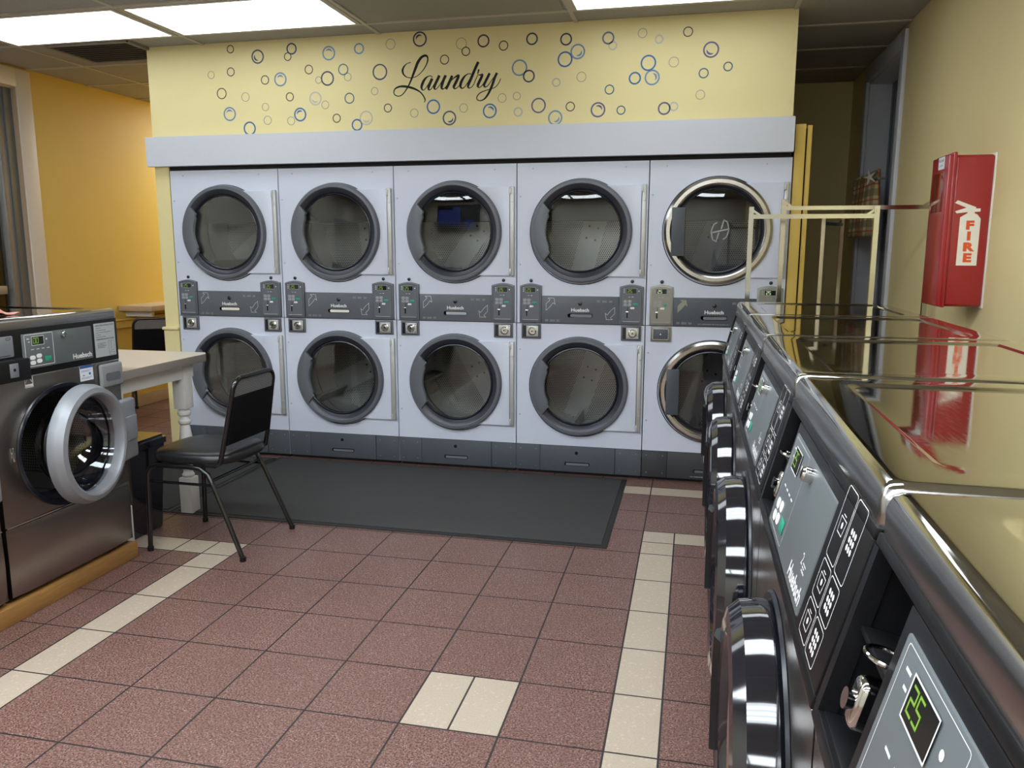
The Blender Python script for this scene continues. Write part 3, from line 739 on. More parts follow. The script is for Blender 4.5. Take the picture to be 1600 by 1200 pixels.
    for k in range(4):
        q = mt @ Vector((cx + (-.03 if k % 2 else .03), 0, cz + (-.04 if k < 2 else .04)))
        m = MB(); m.cyl((q.x, D - .004, q.z), (q.x, D - .009, q.z), .007, 12); m.build('bolt', 'gasket', drum)
    for k in range(3):
        a = ang + k * 2 * PI / 3 + .9
        rt = Matrix.Translation((cx, 0, cz)) @ Matrix.Rotation(a, 4, 'Y')
        m = MB(); m.M = rt
        m.raw([(-.03, .10, R0 - .004), (.03, .10, R0 - .004), (.008, .11, R0 - .08), (-.008, .11, R0 - .08), (-.03, D - .005, R0 - .004), (.03, D - .005, R0 - .004), (.008, D - .02, R0 - .08), (-.008, D - .02, R0 - .08)],
              [[0, 1, 2, 3], [7, 6, 5, 4], [1, 5, 6, 2], [4, 0, 3, 7], [3, 2, 6, 7]])
        m.build('baffle', 'galvanised', drum, recalc=True)
    return door
def control(t, x0, x1, taupe):
    z0, z1 = .972, 1.212; c = (x0 + x1) / 2; w_ = x1 - x0
    m = MB(); P = [(x0, z0), (x1, z0), (x1, z1 - .012)]
    P += [(x1 - w_ * k / 8, z1 - .012 + .014 * math.sin(PI * k / 8)) for k in range(1, 8)] + [(x0, z1 - .012)]
    m.prism(P[::-1], -.018, .0, b=.002)
    cp = m.build('control_panel', 'taupe_panel' if taupe else 'panel_grey', t)
    P2 = [(c + (p[0] - c) * .84, (p[1] - 1.095) * .90 + 1.095) for p in P]
    m = MB(); m.prism(P2[::-1], -.0195, -.017)
    if not taupe: m.prism([(c + (p[0] - c) * .86, (p[1] - 1.095) * .915 + 1.095) for p in P][::-1], -.0185, -.017, 1)
    m.build('face_plate', ['taupe_panel' if taupe else 'grey_plastic', 'gasket'], cp)
    y = -.0198
    m = MB(); m.box(c - .030, y - .0012, 1.160, c + .030, y, 1.188)
    m.outline([(c - .032, 1.158), (c + .032, 1.158), (c + .032, 1.190), (c - .032, 1.190)], .0018, y - .0013, 1)
    disp = m.build('display', ['lcd_black', 'dim_ink'], cp)
    m = MB(); seg25(m, c - .022, 1.164, y - .0015, .019); m.build('digits', 'lcd_amber' if taupe else 'lcd_green', disp)
    m = MB()
    for bx, bz in ((-.036, 1.112), (-.010, 1.112), (-.036, 1.092), (-.010, 1.092)):
        P = rrect(c + bx - .010, bz - .007, c + bx + .010, bz + .007, .004, 3); m.outline(P, .0018, y, 0); m.box(c + bx - .005, y - .0003, bz - .002, c + bx + .005, y, bz + .002)
    m.box(c - .018, y - .0003, 1.138, c - .006, y, 1.1400); m.box(c + .002, y - .0003, 1.138, c + .012, y, 1.141)
    m.outline([(c - .048, .990), (c + .048, .990)], .0016, y, closed=False)
    for k in range(3): m.disc(c - .044, 1.186 - k * .010, y, .003, 8)
    m.disc(c + .044, 1.174, y, .004, 10)
    m.build('button_print', 'white_ink' if not taupe else 'dim_ink', cp)
    m = MB(); m.prism(rrect(c + .010, 1.087, c + .040, 1.101, .004, 3) if not taupe else rrect(c + .016, 1.085, c + .034, 1.103, .0085, 4), y - .001, y, b=.0003); m.build('start_button', 'green_button', cp)
    m = MB(); m.prism(rrect(c - .006, 1.066, c + .020, 1.078, .0058, 4), y - .001, y, b=.0003); m.build('return_button', 'white_ink', cp)
    m = MB(); m.box(c - .028, y - .001, 1.012, c - .019, y, 1.046); m.box(c - .022, y - .0008, 1.046, c - .019, y, 1.078); m.build('coin_slot', 'gasket', cp)
    m = MB(); m.box(c - .033, y - .006, 1.044, c - .014, y, 1.052, .002); m.build('coin_lip', 'chrome', cp)
def dryer(i, label):
    steel = (i == 4)
    t = thing('stacked_dryer', label, 'dryer', (i * .80, 0, 0), 0, 'stacked tumble dryers in the wall')
    X0, X1, ZT = .003, .797, 1.938
    m = MB()
    m.plate_hole(X0, .969, X1, ZT, .40, 1.53, .263, 0); m.plate_hole(X0, .190, X1, .965, .40, .575, .263, 0)
    m.raw([(X0, 0, .965), (X1, 0, .965), (X1, .01, .965), (X0, .01, .965)], [[0, 1, 2, 3]]); m.raw([(X0, .01, .965), (X1, .01, .965), (X1, .01, .969), (X0, .01, .969)], [[0, 1, 2, 3]], 1)
    for x in (X0, X1): m.raw([(x, 0, .02), (x, 1.1, .02), (x, 1.1, ZT), (x, 0, ZT)], [[0, 1, 2, 3]])
    m.raw([(X0, 0, ZT), (X1, 0, ZT), (X1, 1.1, ZT), (X0, 1.1, ZT)], [[0, 1, 2, 3]]); m.raw([(X0, 1.1, .02), (X1, 1.1, .02), (X1, 1.1, ZT), (X0, 1.1, ZT)], [[0, 1, 2, 3]])
    m.raw([(X0, .0, .02), (X1, .0, .02), (X1, 1.1, .02), (X0, 1.1, .02)], [[3, 2, 1, 0]])
    m.raw([(X0, .0, .02), (X1, .0, .02), (X1, .0, .19), (X0, .0, .19)], [[0, 1, 2, 3]], 1)
    m.box(X0 + .01, .02, .0, X1 - .01, 1.05, .024, mi=1)  # dark plinth standing in for the shadow gap under the dryer
    m.build('cabinet', ['enamel', 'dark_void'], t)
    angs = [(.9, .3), (-.1, 1.1), (.62, -.5), (.25, .33), (.33, .4)][i]
    dryer_door(t, 1.53, steel, angs[0]); dryer_door(t, .575, steel, angs[1])
    for xa, xb in ((.024, .160), (.642, .786)): control(t, xa, xb, steel)
    for x in (.092, .716):
        m = MB(); m.lathe([(.0105, .0), (.0105, -.004), (.007, -.006), (.0001, -.006)], (x, 0, 1.231), n=20); m.build('key_plug', 'gasket', t)
    # lint panel
    m = MB(); m.prism(rrect(.163, .969, .640, 1.139, .003), -.010, .0, b=.0015); lp = m.build('lint_panel', 'base_grey' if steel else 'panel_grey', t)
    y = -.0104
    m = MB(); m.lathe([(.012, .001), (.012, -.003), (.008, -.005), (.0001, -.005)], (.402, -.010, 1.093), n=20); m.build('lock', 'gasket', lp)
    m = MB(); m.prism(rrect(.325, 1.008, .480, 1.032, .0118, 5), -.0112, -.0100); m.prism(rrect(.325, 1.008, .480, 1.032, .0118, 5), -.0112, -.0095); m.prism(rrect(.340, 1.0105, .476, 1.028, .008, 5), -.0116, -.0109, 1); m.build('pull_slot', ['gasket' if i < 2 else 'panel_grey', ['cream_label', 'cream_label', 'sticker_grey', 'grey_light', 'grey_light'][i]], lp)
    m = MB(); m.text('Huebsch', .402, 1.053, y - .0006, .0285, .030, sx=1.12); m.build('lettering', 'white_ink', lp)
    for ax, az, fl_ in ((.215, 1.088, False), (.588, 1.036, True)):
        m = MB(); arrow(m, ax, az, .062, y, fl_, fill=steel); m.build('arrow', 'taupe_panel' if steel else 'white_ink', lp)
    m = MB(); small_print(m, .505, 1.112, y, .022, 3); small_print(m, .538, 1.112, y, .030, 3); small_print(m, .580, 1.112, y, .018, 3)
    small_print(m, .185, .990, y, .018, 3); small_print(m, .215, .990, y, .030, 3); small_print(m, .255, .990, y, .020, 3)
    if steel: m.text('LINT COMPARTMENT MUST BE CLEANED DAILY', .402, .982, y, .0085, .01)
    m.build('small_print', 'dim_ink', lp)
    # lock boxes
    for xa in (.034, .655):
        m = MB(); m.prism(rrect(xa, .872, xa + .122, .962, .002), -.012, .0, b=.002)
        lb = m.build('lock_box', 'taupe_panel' if steel else 'panel_grey', t)
        if steel:
            m = MB(); m.box(xa + .014, -.020, .886, xa + .106, -.011, .950, .003); m.build('coin_door', 'base_grey', lb)
            m = MB(); m.outline([(xa + .014, .886), (xa + .106, .886), (xa + .106, .950), (xa + .014, .950)], .003, -.0204); m.disc(xa + .06, .918, -.0206, .005); m.build('edge', 'chrome', lb)
        else:
            m = MB(); m.box(xa + .010, -.0135, .882, xa + .112, -.011, .953, mi=0); m.build('recess', 'gasket', lb)
            m = MB(); m.box(xa + .032, -.016, .884, xa + .108, -.012, .951, .001); m.build('lock_plate', 'hinge_metal', lb)
            m = MB(); cx, cz = xa + .070, .918
            m.lathe([(.025, -.016), (.025, -.022), (.021, -.024), (.019, -.019), (.013, -.019), (.012, -.026), (.0001, -.026)], (cx, 0, cz), n=28); m.build('lock_ring', 'chrome', lb)
            m = MB(); m.disc(cx, cz, -.0263, .005, 12)
            m.build('keyhole', 'gasket', lb)
            m = MB()
            for a, b_ in ((-.030, -.026), (.030, -.026), (-.030, .026), (.030, .026)): m.lathe([(.0045, -.016), (.0035, -.018), (.0001, -.018)], (cx + a, 0, cz + b_), n=10)
            m.build('rivets', 'chrome', lb)
    # kick panel
    bm_ = 'base_dark' if steel else 'base_grey'
    m = MB()
    m.box(X0, -.004, .022, .156, .0, .187, .001); m.box(.159, -.006, .022, .634, .0, .187, .001); m.box(.637, -.004, .022, X1, .0, .187, .001)
    kp = m.build('kick_panel', bm_, t)
    m = MB(); m.lathe([(.011, -.006), (.010, -.010), (.0001, -.010)], (.392, 0, .146), n=18); m.build('lock', 'gasket', kp)
    m = MB(); m.prism(rrect(.315, .062, .478, .086, .011, 5), -.0068, -.0058); m.prism(rrect(.325, .065, .472, .080, .007, 5), -.0072, -.0066, 1); m.build('pull_slot', ['gasket', 'grey_plastic' if steel else 'grey_light'], kp)
    for x, z in ((.03, .16), (.13, .16), (.03, .05), (.13, .05), (.665, .16), (.765, .16), (.665, .05), (.765, .05)):
        m = MB(); m.lathe([(.004, -.004), (.003, -.0055), (.0001, -.0055)], (x, 0, z), n=10); m.build('screw', 'grey_light', kp)
    if steel:
        m = MB(); m.text('LINT COMPARTMENT MUST BE CLEANED DAILY', .402, .038, -.0063, .0095, .01); m.build('small_print', 'dim_ink', kp)
    for x, z in ((.10, 1.905), (.66, 1.905), (.022, 1.74), (.022, 1.33), (.022, .80), (.022, .38)):
        m = MB(); m.lathe([(.0055, .0), (.0045, -.003), (.0001, -.0035)], (x, 0, z), n=10); m.build('screw', 'hinge_metal', t)
    return t
dryer(0, 'leftmost white stacked dryer, behind the black chair and folding table corner')
dryer(1, 'second white stacked dryer from the left, beside the one behind the chair')
dryer(2, 'middle one of the five white stacked dryers, under the right end of the Laundry word')
dryer(3, 'fourth white stacked dryer from the left, grey door rings, next to the steel ringed one')
dryer(4, 'white stacked dryer with steel door rings and tan control panels, at the right end')
# ================================================================== front load washers
def washer(label, loc, rz, style, open_deg=0.0):
    """local: front face at y=0 looking towards -y, x 0..W, z 0..1.09"""
    right = (style == 'black')
    t = thing('front_load_washer', label, 'washer', loc, rz, 'row of washers along the right wall' if right else None)
    Wd, Dp, ZC = .684, (.64 if right else .70), (.850 if right else .862)
    lipy = .050 if right else .0            # how far the lid lip is set back from the body front
    cx, cz, R = Wd / 2, .555, .243
    m = MB()
    m.plate_hole(.002, .30, Wd - .002, ZC, cx, cz, R - .004, 0)
    m.raw([(.002, 0, .30), (Wd - .002, 0, .30), (Wd - .002, Dp, .30), (.002, Dp, .30)], [[3, 2, 1, 0]], 1)
    for x, fl_ in ((.002, 0), (Wd - .002, 1)):
        m.raw([(x, 0, .02), (x, Dp, .02), (x, Dp, 1.045), (x, lipy, 1.045), (x, 0, ZC)], [[0, 1, 2, 3, 4] if fl_ else [4, 3, 2, 1, 0]])
    m.raw([(.002, Dp, .02), (Wd - .002, Dp, .02), (Wd - .002, Dp, 1.045), (.002, Dp, 1.045)], [[3, 2, 1, 0]])
    m.raw([(.002, .03, .0), (Wd - .002, .03, .0), (Wd - .002, Dp - .02, .0), (.002, Dp - .02, .0), (.002, .03, .05), (Wd - .002, .03, .05), (Wd - .002, Dp - .02, .05), (.002, Dp - .02, .05)],
          [[3, 2, 1, 0], [0, 1, 5, 4], [1, 2, 6, 5], [2, 3, 7, 6], [3, 0, 4, 7]], 1)
    body = m.build('body', ['stainless_front', 'dark_void'], t)
    # lower front panel, gently bowed
    m = MB(); n = 10; vs = []
    prof = [(.03, .006), (.02, -.004), (.05, -.008), (.16, -.012), (.27, -.010), (.292, -.006), (.297, .004)]
    for k, (z, y) in enumerate(prof):
        for i in range(n + 1):
            u = i / n; vs.append((.002 + (Wd - .004) * u, y + .010 * (2 * u - 1) ** 6, z))
    m.raw(vs, [[k * (n + 1) + i, k * (n + 1) + i + 1, (k + 1) * (n + 1) + i + 1, (k + 1) * (n + 1) + i] for k in range(len(prof) - 1) for i in range(n)])
    m.build('lower_panel', 'stainless_front', t)
    for tb_ in ((.004, -.006, .2965, Wd - .004, -.0, .3005), (.004, -.004, ZC - .004, Wd - .004, .01, ZC, .0015)):
        m = MB(); m.box(*tb_); m.build('seam_trim', 'chrome' if not right else 'stainless_top', t)
    # lid: rolled stainless top with a pressed panel
    def ring(inset, z, r):
        return [(p[0], p[1], z) for p in rrect(inset, lipy - .004 + inset, Wd - inset, Dp - inset, r, 6)]
    loops = [ring(.001, 1.045, .014), ring(.000, 1.050, .014), ring(.000, 1.074, .014), ring(.004, 1.085, .014), ring(.010, 1.0890, .014), ring(.016, 1.0905, .014), ring(.019, 1.0906, .014), ring(.068, 1.0912, .030), ring(.070, 1.0910, .031), ring(.077, 1.0872, .034), ring(.079, 1.0870, .035), ring(.095, 1.0870, .038)]
    m = MB(); nl = len(loops[0])
    m.raw([p for L in loops for p in L], [[a * nl + i, a * nl + (i + 1) % nl, (a + 1) * nl + (i + 1) % nl, (a + 1) * nl + i] for a in range(len(loops) - 1) for i in range(nl)] + [[(len(loops) - 1) * nl + i for i in range(nl)]] + [list(range(nl))[::-1]])
    for q in range(3 * nl): m.m[q] = 1
    m.build('lid', ['stainless_top', 'stainless_lip'], t, smooth=50)
    # console, in its own slightly tilted frame: cu along x, cv up, depth out
    H_ = 1.046 - ZC; tilt = math.atan2(lipy, H_)
    CM = Matrix.Translation((0, 0, ZC)) @ Matrix.Rotation(-tilt, 4, 'X'); L = math.hypot(H_, lipy)
    def cmb(): q = MB(); q.M = CM; return q
    ux0, ux1 = .0, .150                     # coin recess
    m = cmb()
    px0, px1, pz0, pz1 = .158, .522, (.024 if right else .026), (.162 if not right else .175)
    rz0, rz1 = .016, L - .012
    # frame with an opening for the coin recess (right-hand machines)
    if right:
        m.box(.002, -.006, 0, Wd - .002, .012, rz0, .002); m.box(.002, -.006, rz1, Wd - .002, .012, L, .002)
        m.box(.002, -.006, rz0, .018, .012, rz1); m.box(.138, -.006, rz0, Wd - .002, .012, rz1, .002)
        m.box(.012, .010, 0, .15, .12, .012, 0); m.box(.012, .010, L - .01, .15, .12, L, 0)
        m.box(.010, .105, .01, .15, .115, L - .01); m.box(.008, .01, .01, .016, .11, L - .01); m.box(.14, .01, .01, .148, .11, L - .01)
    else:
        m.box(.002, -.004, 0, Wd - .002, .06, L, .003)
    con = m.build('console', 'black_plastic', t)
    if right:
        m = cmb(); m.box(.018, .0, .012, .139, .105, .018, .001); m.build('shelf', 'black_plastic', con)
        m = cmb(); m.box(.018, .004, .108, .139, .105, .114, .001)
        for k in range(4): m.cyl((.035 + .03 * k, .05, .114), (.035 + .03 * k, .05, .116), .003, 8)
        m.build('shelf', 'black_plastic', con)
        m = cmb(); m.tube([(.105 + .018 * math.cos(a), .004 + .018 * math.sin(a), .126) for a in [2 * PI * k / 20 for k in range(20)]], .0022, 8, closed=True); m.build('finger_ring', 'chrome', con)
        m = cmb(); m.box(.058, .0, .040, .088, .06, .088, .008, seg=3); m.cyl((.073, .002, .064), (.073, -.006, .064), .010, 16); m.build('coin_slide', 'chrome', con)
        m = cmb(); m.box(.118, .012, .09, .134, .016, .20); m.build('slot_plate', 'panel_grey', con)
        m = cmb(); m.cyl((.126, .012, .150), (.126, .002, .150), .008, 14); m.build('slot_lock', 'chrome', con)
    else:
        m = cmb(); m.prism(rrect(-.004 + .006, .083, .118, .162, .006), -.0055, -.003, b=.0008); m.build('dispenser_plate', 'door_silver', con)
        m = cmb(); m.outline(rrect(.086, .148, .106, .156, .0038, 4), .0012, -.0060); m.box(.04, -.0058, .088, .10, -.0056, .090); m.build('plate_print', 'gasket', con)
        m = cmb(); m.box(.0, -.048, -.006, .146, -.004, .076, .004); cb = m.build('coin_box', 'black_plastic', con)
        m = cmb(); m.box(.048, -.0515, .012, .086, -.0475, .064, .001); m.build('coin_plate', 'grey_light', cb)
        m = cmb(); m.disc(.067, .040, -.0518, .006, 14); m.build('keyhole', 'gasket', cb)
    # grey fascia
    m = cmb(); m.prism(rrect(px0, pz0, px1, pz1, .003), -.008, -.004, b=.001); fa = m.build('fascia', 'washer_panel', con)
    y = -.0084; k_ = pz1 - pz0
    m = cmb(); m.outline(rrect(px0 + .010, pz0 + .008, px0 + .150, pz1 - .004, .003, 2), .0022 if not right else .0008, y); fx = px0 + .010
    for bx, bz in ((.032, .022), (.064, .026), (.032, .042), (.064, .046)):
        m2 = cmb(); m2.prism(rrect(fx + bx - .013, pz0 + bz - .008, fx + bx + .013, pz0 + bz + .008, .0075, 4), y - .001, y); m2.build('button', 'white_ink', fa)
    for q in range(4): m.box(fx + .028 + q * .026, y - .0003, pz0 + .072, fx + .042 + q * .026, y, pz0 + .0745)
    m.disc(fx + .108, pz1 - .028, y, .004, 10); m.outline([(fx + .012, pz1 - .02), (fx + .022, pz1 - .02)], .003, y, closed=False); m.outline([(fx + .018, pz1 - .032), (fx + .024, pz1 - .032)], .003, y, closed=False)
    m.build('button_print', 'white_ink', fa)
    m = cmb(); m.box(fx + .092, y - .001, pz0 + .020, fx + .124, y, pz0 + .040, .0004); m.build('start_button', 'green_button', fa)
    m = cmb(); m.box(fx + .034, y - .0012, pz1 - .046, fx + .092, y, pz1 - .014)
    m.outline([(fx + .033, pz1 - .047), (fx + .093, pz1 - .047), (fx + .093, pz1 - .013), (fx + .033, pz1 - .013)], .0018, y - .0014, 1); dp = m.build('display', ['lcd_black', 'white_ink'], fa)
    m = cmb(); seg25(m, fx + .040, pz1 - .039, y - .0016, .020, '00' if not right else '25'); m.build('digits', 'lcd_green', dp)
    m = cmb(); m.text('Huebsch', px1 - .062, pz0 + .018, y, .028, .028, sx=1.1)
    if right: m.text('2', px1 - .06, pz0 + .052, y, .022, .0); small_print(m, px1 - .05, pz0 + .05, y, .02, 3)
    m.build('lettering', 'white_ink', fa)
    m = cmb(); m.lathe([(.011, -.008), (.011, -.020), (.008, -.023), (.0001, -.023)], (px0 + .200, 0, pz1 - .016), n=20); m.build('lock', 'chrome', fa)
    # instructions
    if right:
        m = cmb(); y = -.0064; x0 = .545; w2 = .050
        cells = [(x0, .120, x0 + .048, .205), (x0 + .053, .120, x0 + .1, .205), (x0, .070, x0 + .048, .115), (x0 + .053, .070, x0 + .1, .115), (x0, .022, x0 + .048, .065), (x0 + .053, .022, x0 + .1, .065)]
        for a, b_, c, d_ in cells: m.outline(rrect(a, b_, c, d_, .005, 3), .0012, y)
        for a, b_, c, d_ in cells[1::2]:
            for q in range(9): m.disc((a + c) / 2 - .009 + (q % 3) * .009, (b_ + d_) / 2 - .009 + (q // 3) * .009, y, .0038, 8)
        for a, b_, c, d_ in cells[::2]:
            u, v_ = (a + c) / 2, (b_ + d_) / 2
            m.outline([(u - .012, v_ - .01), (u + .010, v_ - .01), (u + .014, v_ + .008), (u - .014, v_ + .008)], .0012, y); m.outline([(u - .006, v_ + .012), (u + .006, v_ + .012)], .0012, y, closed=False); m.disc(u, v_, y, .004, 10)
        m.build('instruction_icons', 'white_ink', con)
    else:
        m = cmb(); m.prism(rrect(.541, .022, .666, .168, .002), -.0052, -.0038); ip = m.build('instruction_label', 'sticker_grey', con)
        m = cmb(); y = -.0054
        m.text('OPERATING INSTRUCTIONS', .6035, .158, y, .0088, .02); m.text('DISPENSER INSTRUCTIONS', .6035, .098, y, .0088, .02)
        for q in range(5): small_print(m, .550, .146 - q * .0095, y, .06 + .03 * ((q * 7) % 3 - 1), 1)
        small_print(m, .556, .080, y, .05, 4, gap=.006)
        m.outline([(.622, .040), (.634, .040), (.634, .088), (.622, .088)], .001, y); m.outline([(.641, .045), (.656, .045), (.656, .088), (.641, .088)], .001, y); m.outline([(.625, .026), (.658, .026), (.658, .036), (.625, .036)], .001, y)
        m.build('label_print', 'ink', ip)
        # front stickers, soap handle, door latch
        m = MB(); m.box(.445, -.0012, .795, .520, -.0002, .863); s1 = m.build('sticker', 'sticker_white', t); s1['label'] = 'white sticker with a blue top band'
        m = MB(); m.box(.446, -.0018, .848, .519, -.0011, .862); m.box(.495, -.0018, .818, .505, -.0011, .828); m.box(.460, -.0018, .816, .470, -.0011, .820); small_print(m, .452, .838, -.0012, .06, 2); small_print(m, .452, .808, -.0012, .06, 2); m.build('sticker_print', 'sticker_blue', s1)
        m = MB(); m.outline([(.158, .817), (.196, .817), (.196, .862), (.158, .862)], .003, -.0012); m.box(.160, -.0014, .820, .194, -.001, .829, mi=0)
        arc = [(.163 + .028 * k / 10, .838 + .016 * math.sin(PI * k / 10)) for k in range(11)]; m.outline(arc, .003, -.0012, closed=False)
        s2 = m.build('sticker', 'white_ink', t); s2['label'] = 'small black and white square sticker'
        m = MB(); m.box(.548, -.020, .748, .683, .0, .852, .010, seg=3); hd = m.build('soap_drawer', 'handle_grey', t)
        m = MB(); m.prism(rrect(.572, .775, .664, .812, .012), -.0206, -.0185); m.build('finger_recess', 'grey_plastic', hd)
        m = MB(); m.box(.058, -.003, .545, .075, .0, .60, .001); m.box(.061, -.010, .560, .072, -.002, .585, .002); m.build('door_latch', 'chrome', t)
    # door opening and drum
    m = MB(); m.lathe([(R + .012, -.001), (R + .008, -.006), (R - .006, -.004), (R - .012, .03), (R - .03, .04), (R - .035, .10), (.24, .11)], (cx, 0, cz), n=72); m.build('door_seal', 'gasket', t)
    m = MB(); m.lathe([(.235, .105), (.265, .12), (.265, .50), (.0001, .50)], (cx, 0, cz), n=72); dr = m.build('drum', 'perforated_drum', t)
    for k in range(3):
        m = MB(); m.M = Matrix.Translation((cx, 0, cz)) @ Matrix.Rotation(k * 2 * PI / 3 + .5, 4, 'Y')
        m.raw([(-.03, .13, .264), (.03, .13, .264), (0, .14, .20), (-.03, .49, .264), (.03, .49, .264), (0, .48, .20)], [[0, 1, 2], [5, 4, 3], [1, 4, 5, 2], [3, 0, 2, 5]]); m.build('baffle', 'galvanised', dr, recalc=True)
    # door, hinged on viewer's right
    hx = Wd - .020
    RR = .240 if right else .246
    HM = Matrix.Translation((hx, 0, 0)) @ Matrix.Rotation(math.radians(open_deg), 4, 'Z') @ Matrix.Translation((-hx, 0, 0))
    off = 0.0 if right else -.026
    def dmb(): q = MB(); q.M = HM @ Matrix.Translation((0, off, 0)); return q
    m = dmb()
    if right: prof = [(.150, -.020), (.168, -.052), (.186, -.066), (.206, -.070), (.222, -.066), (.236, -.050), (RR, -.026), (RR, -.010), (.236, -.004)]
    else: prof = [(.196, .0), (.198, -.044), (.204, -.056), (.212, -.060), (.232, -.054), (.243, -.030), (RR, -.022), (RR, .004), (.238, .008), (.200, .008), (.196, .0)]
    m.lathe(prof, (cx, 0, cz), n=96); door = m.build('door', 'black_gloss' if right else 'door_silver', t, smooth=25)
    m = dmb(); bp_ = [(.198, -.02), (.190, .02), (.174, .07), (.150, .115), (.110, .140), (.06, .150), (.0001, .152)]
    if right: bp_ = [(.155, -.03), (.12, -.045), (.06, -.054), (.0001, -.056)]
    m.lathe(bp_[::-1], (cx, 0, cz), n=72); m.build('glass_bowl', 'black_gloss' if right else 'bowl_glass', door, smooth=60)
    if right:
        m = dmb()
        m.lathe([(.200, -.069), (.212, -.080), (.226, -.076), (.238, -.048), (.236, -.04), (.215, -.06)], (cx, 0, cz), n=28, a0=math.radians(150), a1=math.radians(210), close=True); m.build('handle', 'black_plastic', door)
        m = dmb(); m.lathe([(.156, -.031), (.160, -.048), (.170, -.053)], (cx, 0, cz), n=72); m.build('chrome_rim', 'chrome', door)
        m = dmb(); m.box(cx + .225, -.030, cz - .05, hx + .012, -.002, cz + .05, .006); m.build('hinge', 'chrome', door)
    else:
        m = dmb(); m.lathe([(.1815, .008), (.195, .014), (.195, .004)], (cx, 0, cz), n=72); m.build('bowl_ring', 'gasket', door)
        m = dmb(); m.box(cx + .215, -.042 if open_deg else .022, cz - .135, hx + .014, -.006, cz + .135, .010, seg=3); (m.box(cx + .235, -.050, cz - .05, hx + .004, -.04, cz + .06, .006, seg=3) if open_deg else 0); m.build('hinge_cover', 'door_silver', door)
    return t
WL = washer('stainless washer with its round door ajar on a wooden base at left', (.975, -2.512, .075), PI / 2, 'silver', 9.5)
washer('neighbouring stainless washer cut off by the left edge of the photo', (.975, -3.212, .075), PI / 2, 'silver', 0)
ROWY = [-1.36, -2.05, -2.74, -3.43, -4.12]
RWL = ['black-fronted washer in the right row, farthest from the viewer beside the chrome racks', 'second farthest black-fronted washer of the right row', 'middle black-fronted washer of the right row',
       'second nearest black-fronted washer of the right row, icons and grey panel facing up', 'nearest black-fronted washer at lower right, chrome coin slide in its open recess']
for yy, lb in zip(ROWY, RWL): washer(lb, (3.615, yy, .115), -PI / 2, 'black')
# timber bases
m = MB(); m.box(.25, -3.4, 0, .985, -1.812, .073, .004); o = m.build('wooden_base', 'wood'); tag(o, 'low wooden base under the stainless washer at left', 'base')
m = MB(); m.box(3.64, -4.83, 0, 4.25, -1.34, .113, .004); o = m.build('wooden_base', 'base_dark'); tag(o, 'low dark base running under the right row of washers', 'base')
# towel on the left washer
m = MB(); nx, ny = 26, 18; vs = []
for j in range(ny + 1):
    for i in range(nx + 1):
        u, v_ = i / nx, j / ny; e = min(u, 1 - u, v_, 1 - v_)
        h = .006 + .045 * min(1, e * 5) * (0.55 + .45 * math.sin(7 * u + 3 * v_) * math.cos(5 * v_ - 2 * u)) + .006 * math.sin(21 * u + 5 * v_)
        vs.append((.10 * (v_ - .5) * 2 + .02 * math.sin(6 * u), .30 * (u - .5) + .02 * math.sin(5 * v_), max(.002, h)))
m.raw(vs, [[j * (nx + 1) + i, j * (nx + 1) + i + 1, (j + 1) * (nx + 1) + i + 1, (j + 1) * (nx + 1) + i] for j in range(ny) for i in range(nx)])
n0 = len(vs); m.raw([(x_, y_, .0005) for x_, y_, z_ in vs], [[(j + 1) * (nx + 1) + i, (j + 1) * (nx + 1) + i + 1, j * (nx + 1) + i + 1, j * (nx + 1) + i] for j in range(ny) for i in range(nx)])
o = m.build('towel', 'towel', None, (.78, -2.37, 1.1655), recalc=False); tag(o, 'crumpled rust pink towel lying on the left washer lid', 'towel')

# ================================================================== folding table
tb = thing('folding_table', 'cream laminate folding table with white turned legs behind the left washer', 'table', (.12, -1.42, 0))
ox, oy = .12, -1.42
m = MB(); P = [(-.95, -1.83), (.92, -1.83), (.92, -1.09), (.885, -1.04), (-.95, -1.04)]
FZ = Matrix.Identity(4)
m.prism([(a - ox, b_ - oy) for a, b_ in P], .862, .822, M=FZ, b=.002, mi=0)
tt = m.build('tabletop', ['laminate_edge'], tb)
m = MB(); m.prism([(a * 0.999 - ox, b_ * 0.999 - oy - .001) for a, b_ in P], .8622, .8635, M=FZ); m.build('laminate_sheet', 'laminate', tt)
m = MB(); x0, x1, y0, y1 = -.88 - ox, .865 - ox, -1.76 - oy, -1.13 - oy
m.box(x0, y0, .745, x1, y0 + .02, .821, .002); m.box(x0, y1 - .02, .745, x1, y1, .821, .002); m.box(x0, y0 + .02, .745, x0 + .02, y1 - .02, .821); m.box(x1 - .02, y0 + .02, .745, x1, y1 - .02, .821)
m.build('apron', 'white_paint', tb)
def turned_leg(x, y):
    m = MB(); s_ = .036
    m.box(x - s_, y - s_, .58, x + s_, y + s_, .82, .003); m.box(x - s_, y - s_, .0, x + s_, y + s_, .20, .003)
    prof = [(.024, .20), (.031, .207), (.033, .215), (.026, .225), (.024, .235), (.031, .25), (.035, .32), (.033, .42), (.026, .475), (.022, .49), (.033, .50), (.034, .512), (.024, .522), (.022, .535), (.034, .548), (.035, .562), (.026, .575), (.03, .58)]
    m.lathe(prof, (x, y, 0), axis='Z', n=28); m.build('leg', 'white_paint', tb)
for x, y in ((.835, -1.19), (.835, -1.725), (-.85, -1.19), (-.85, -1.725)): turned_leg(x - ox, y - oy)

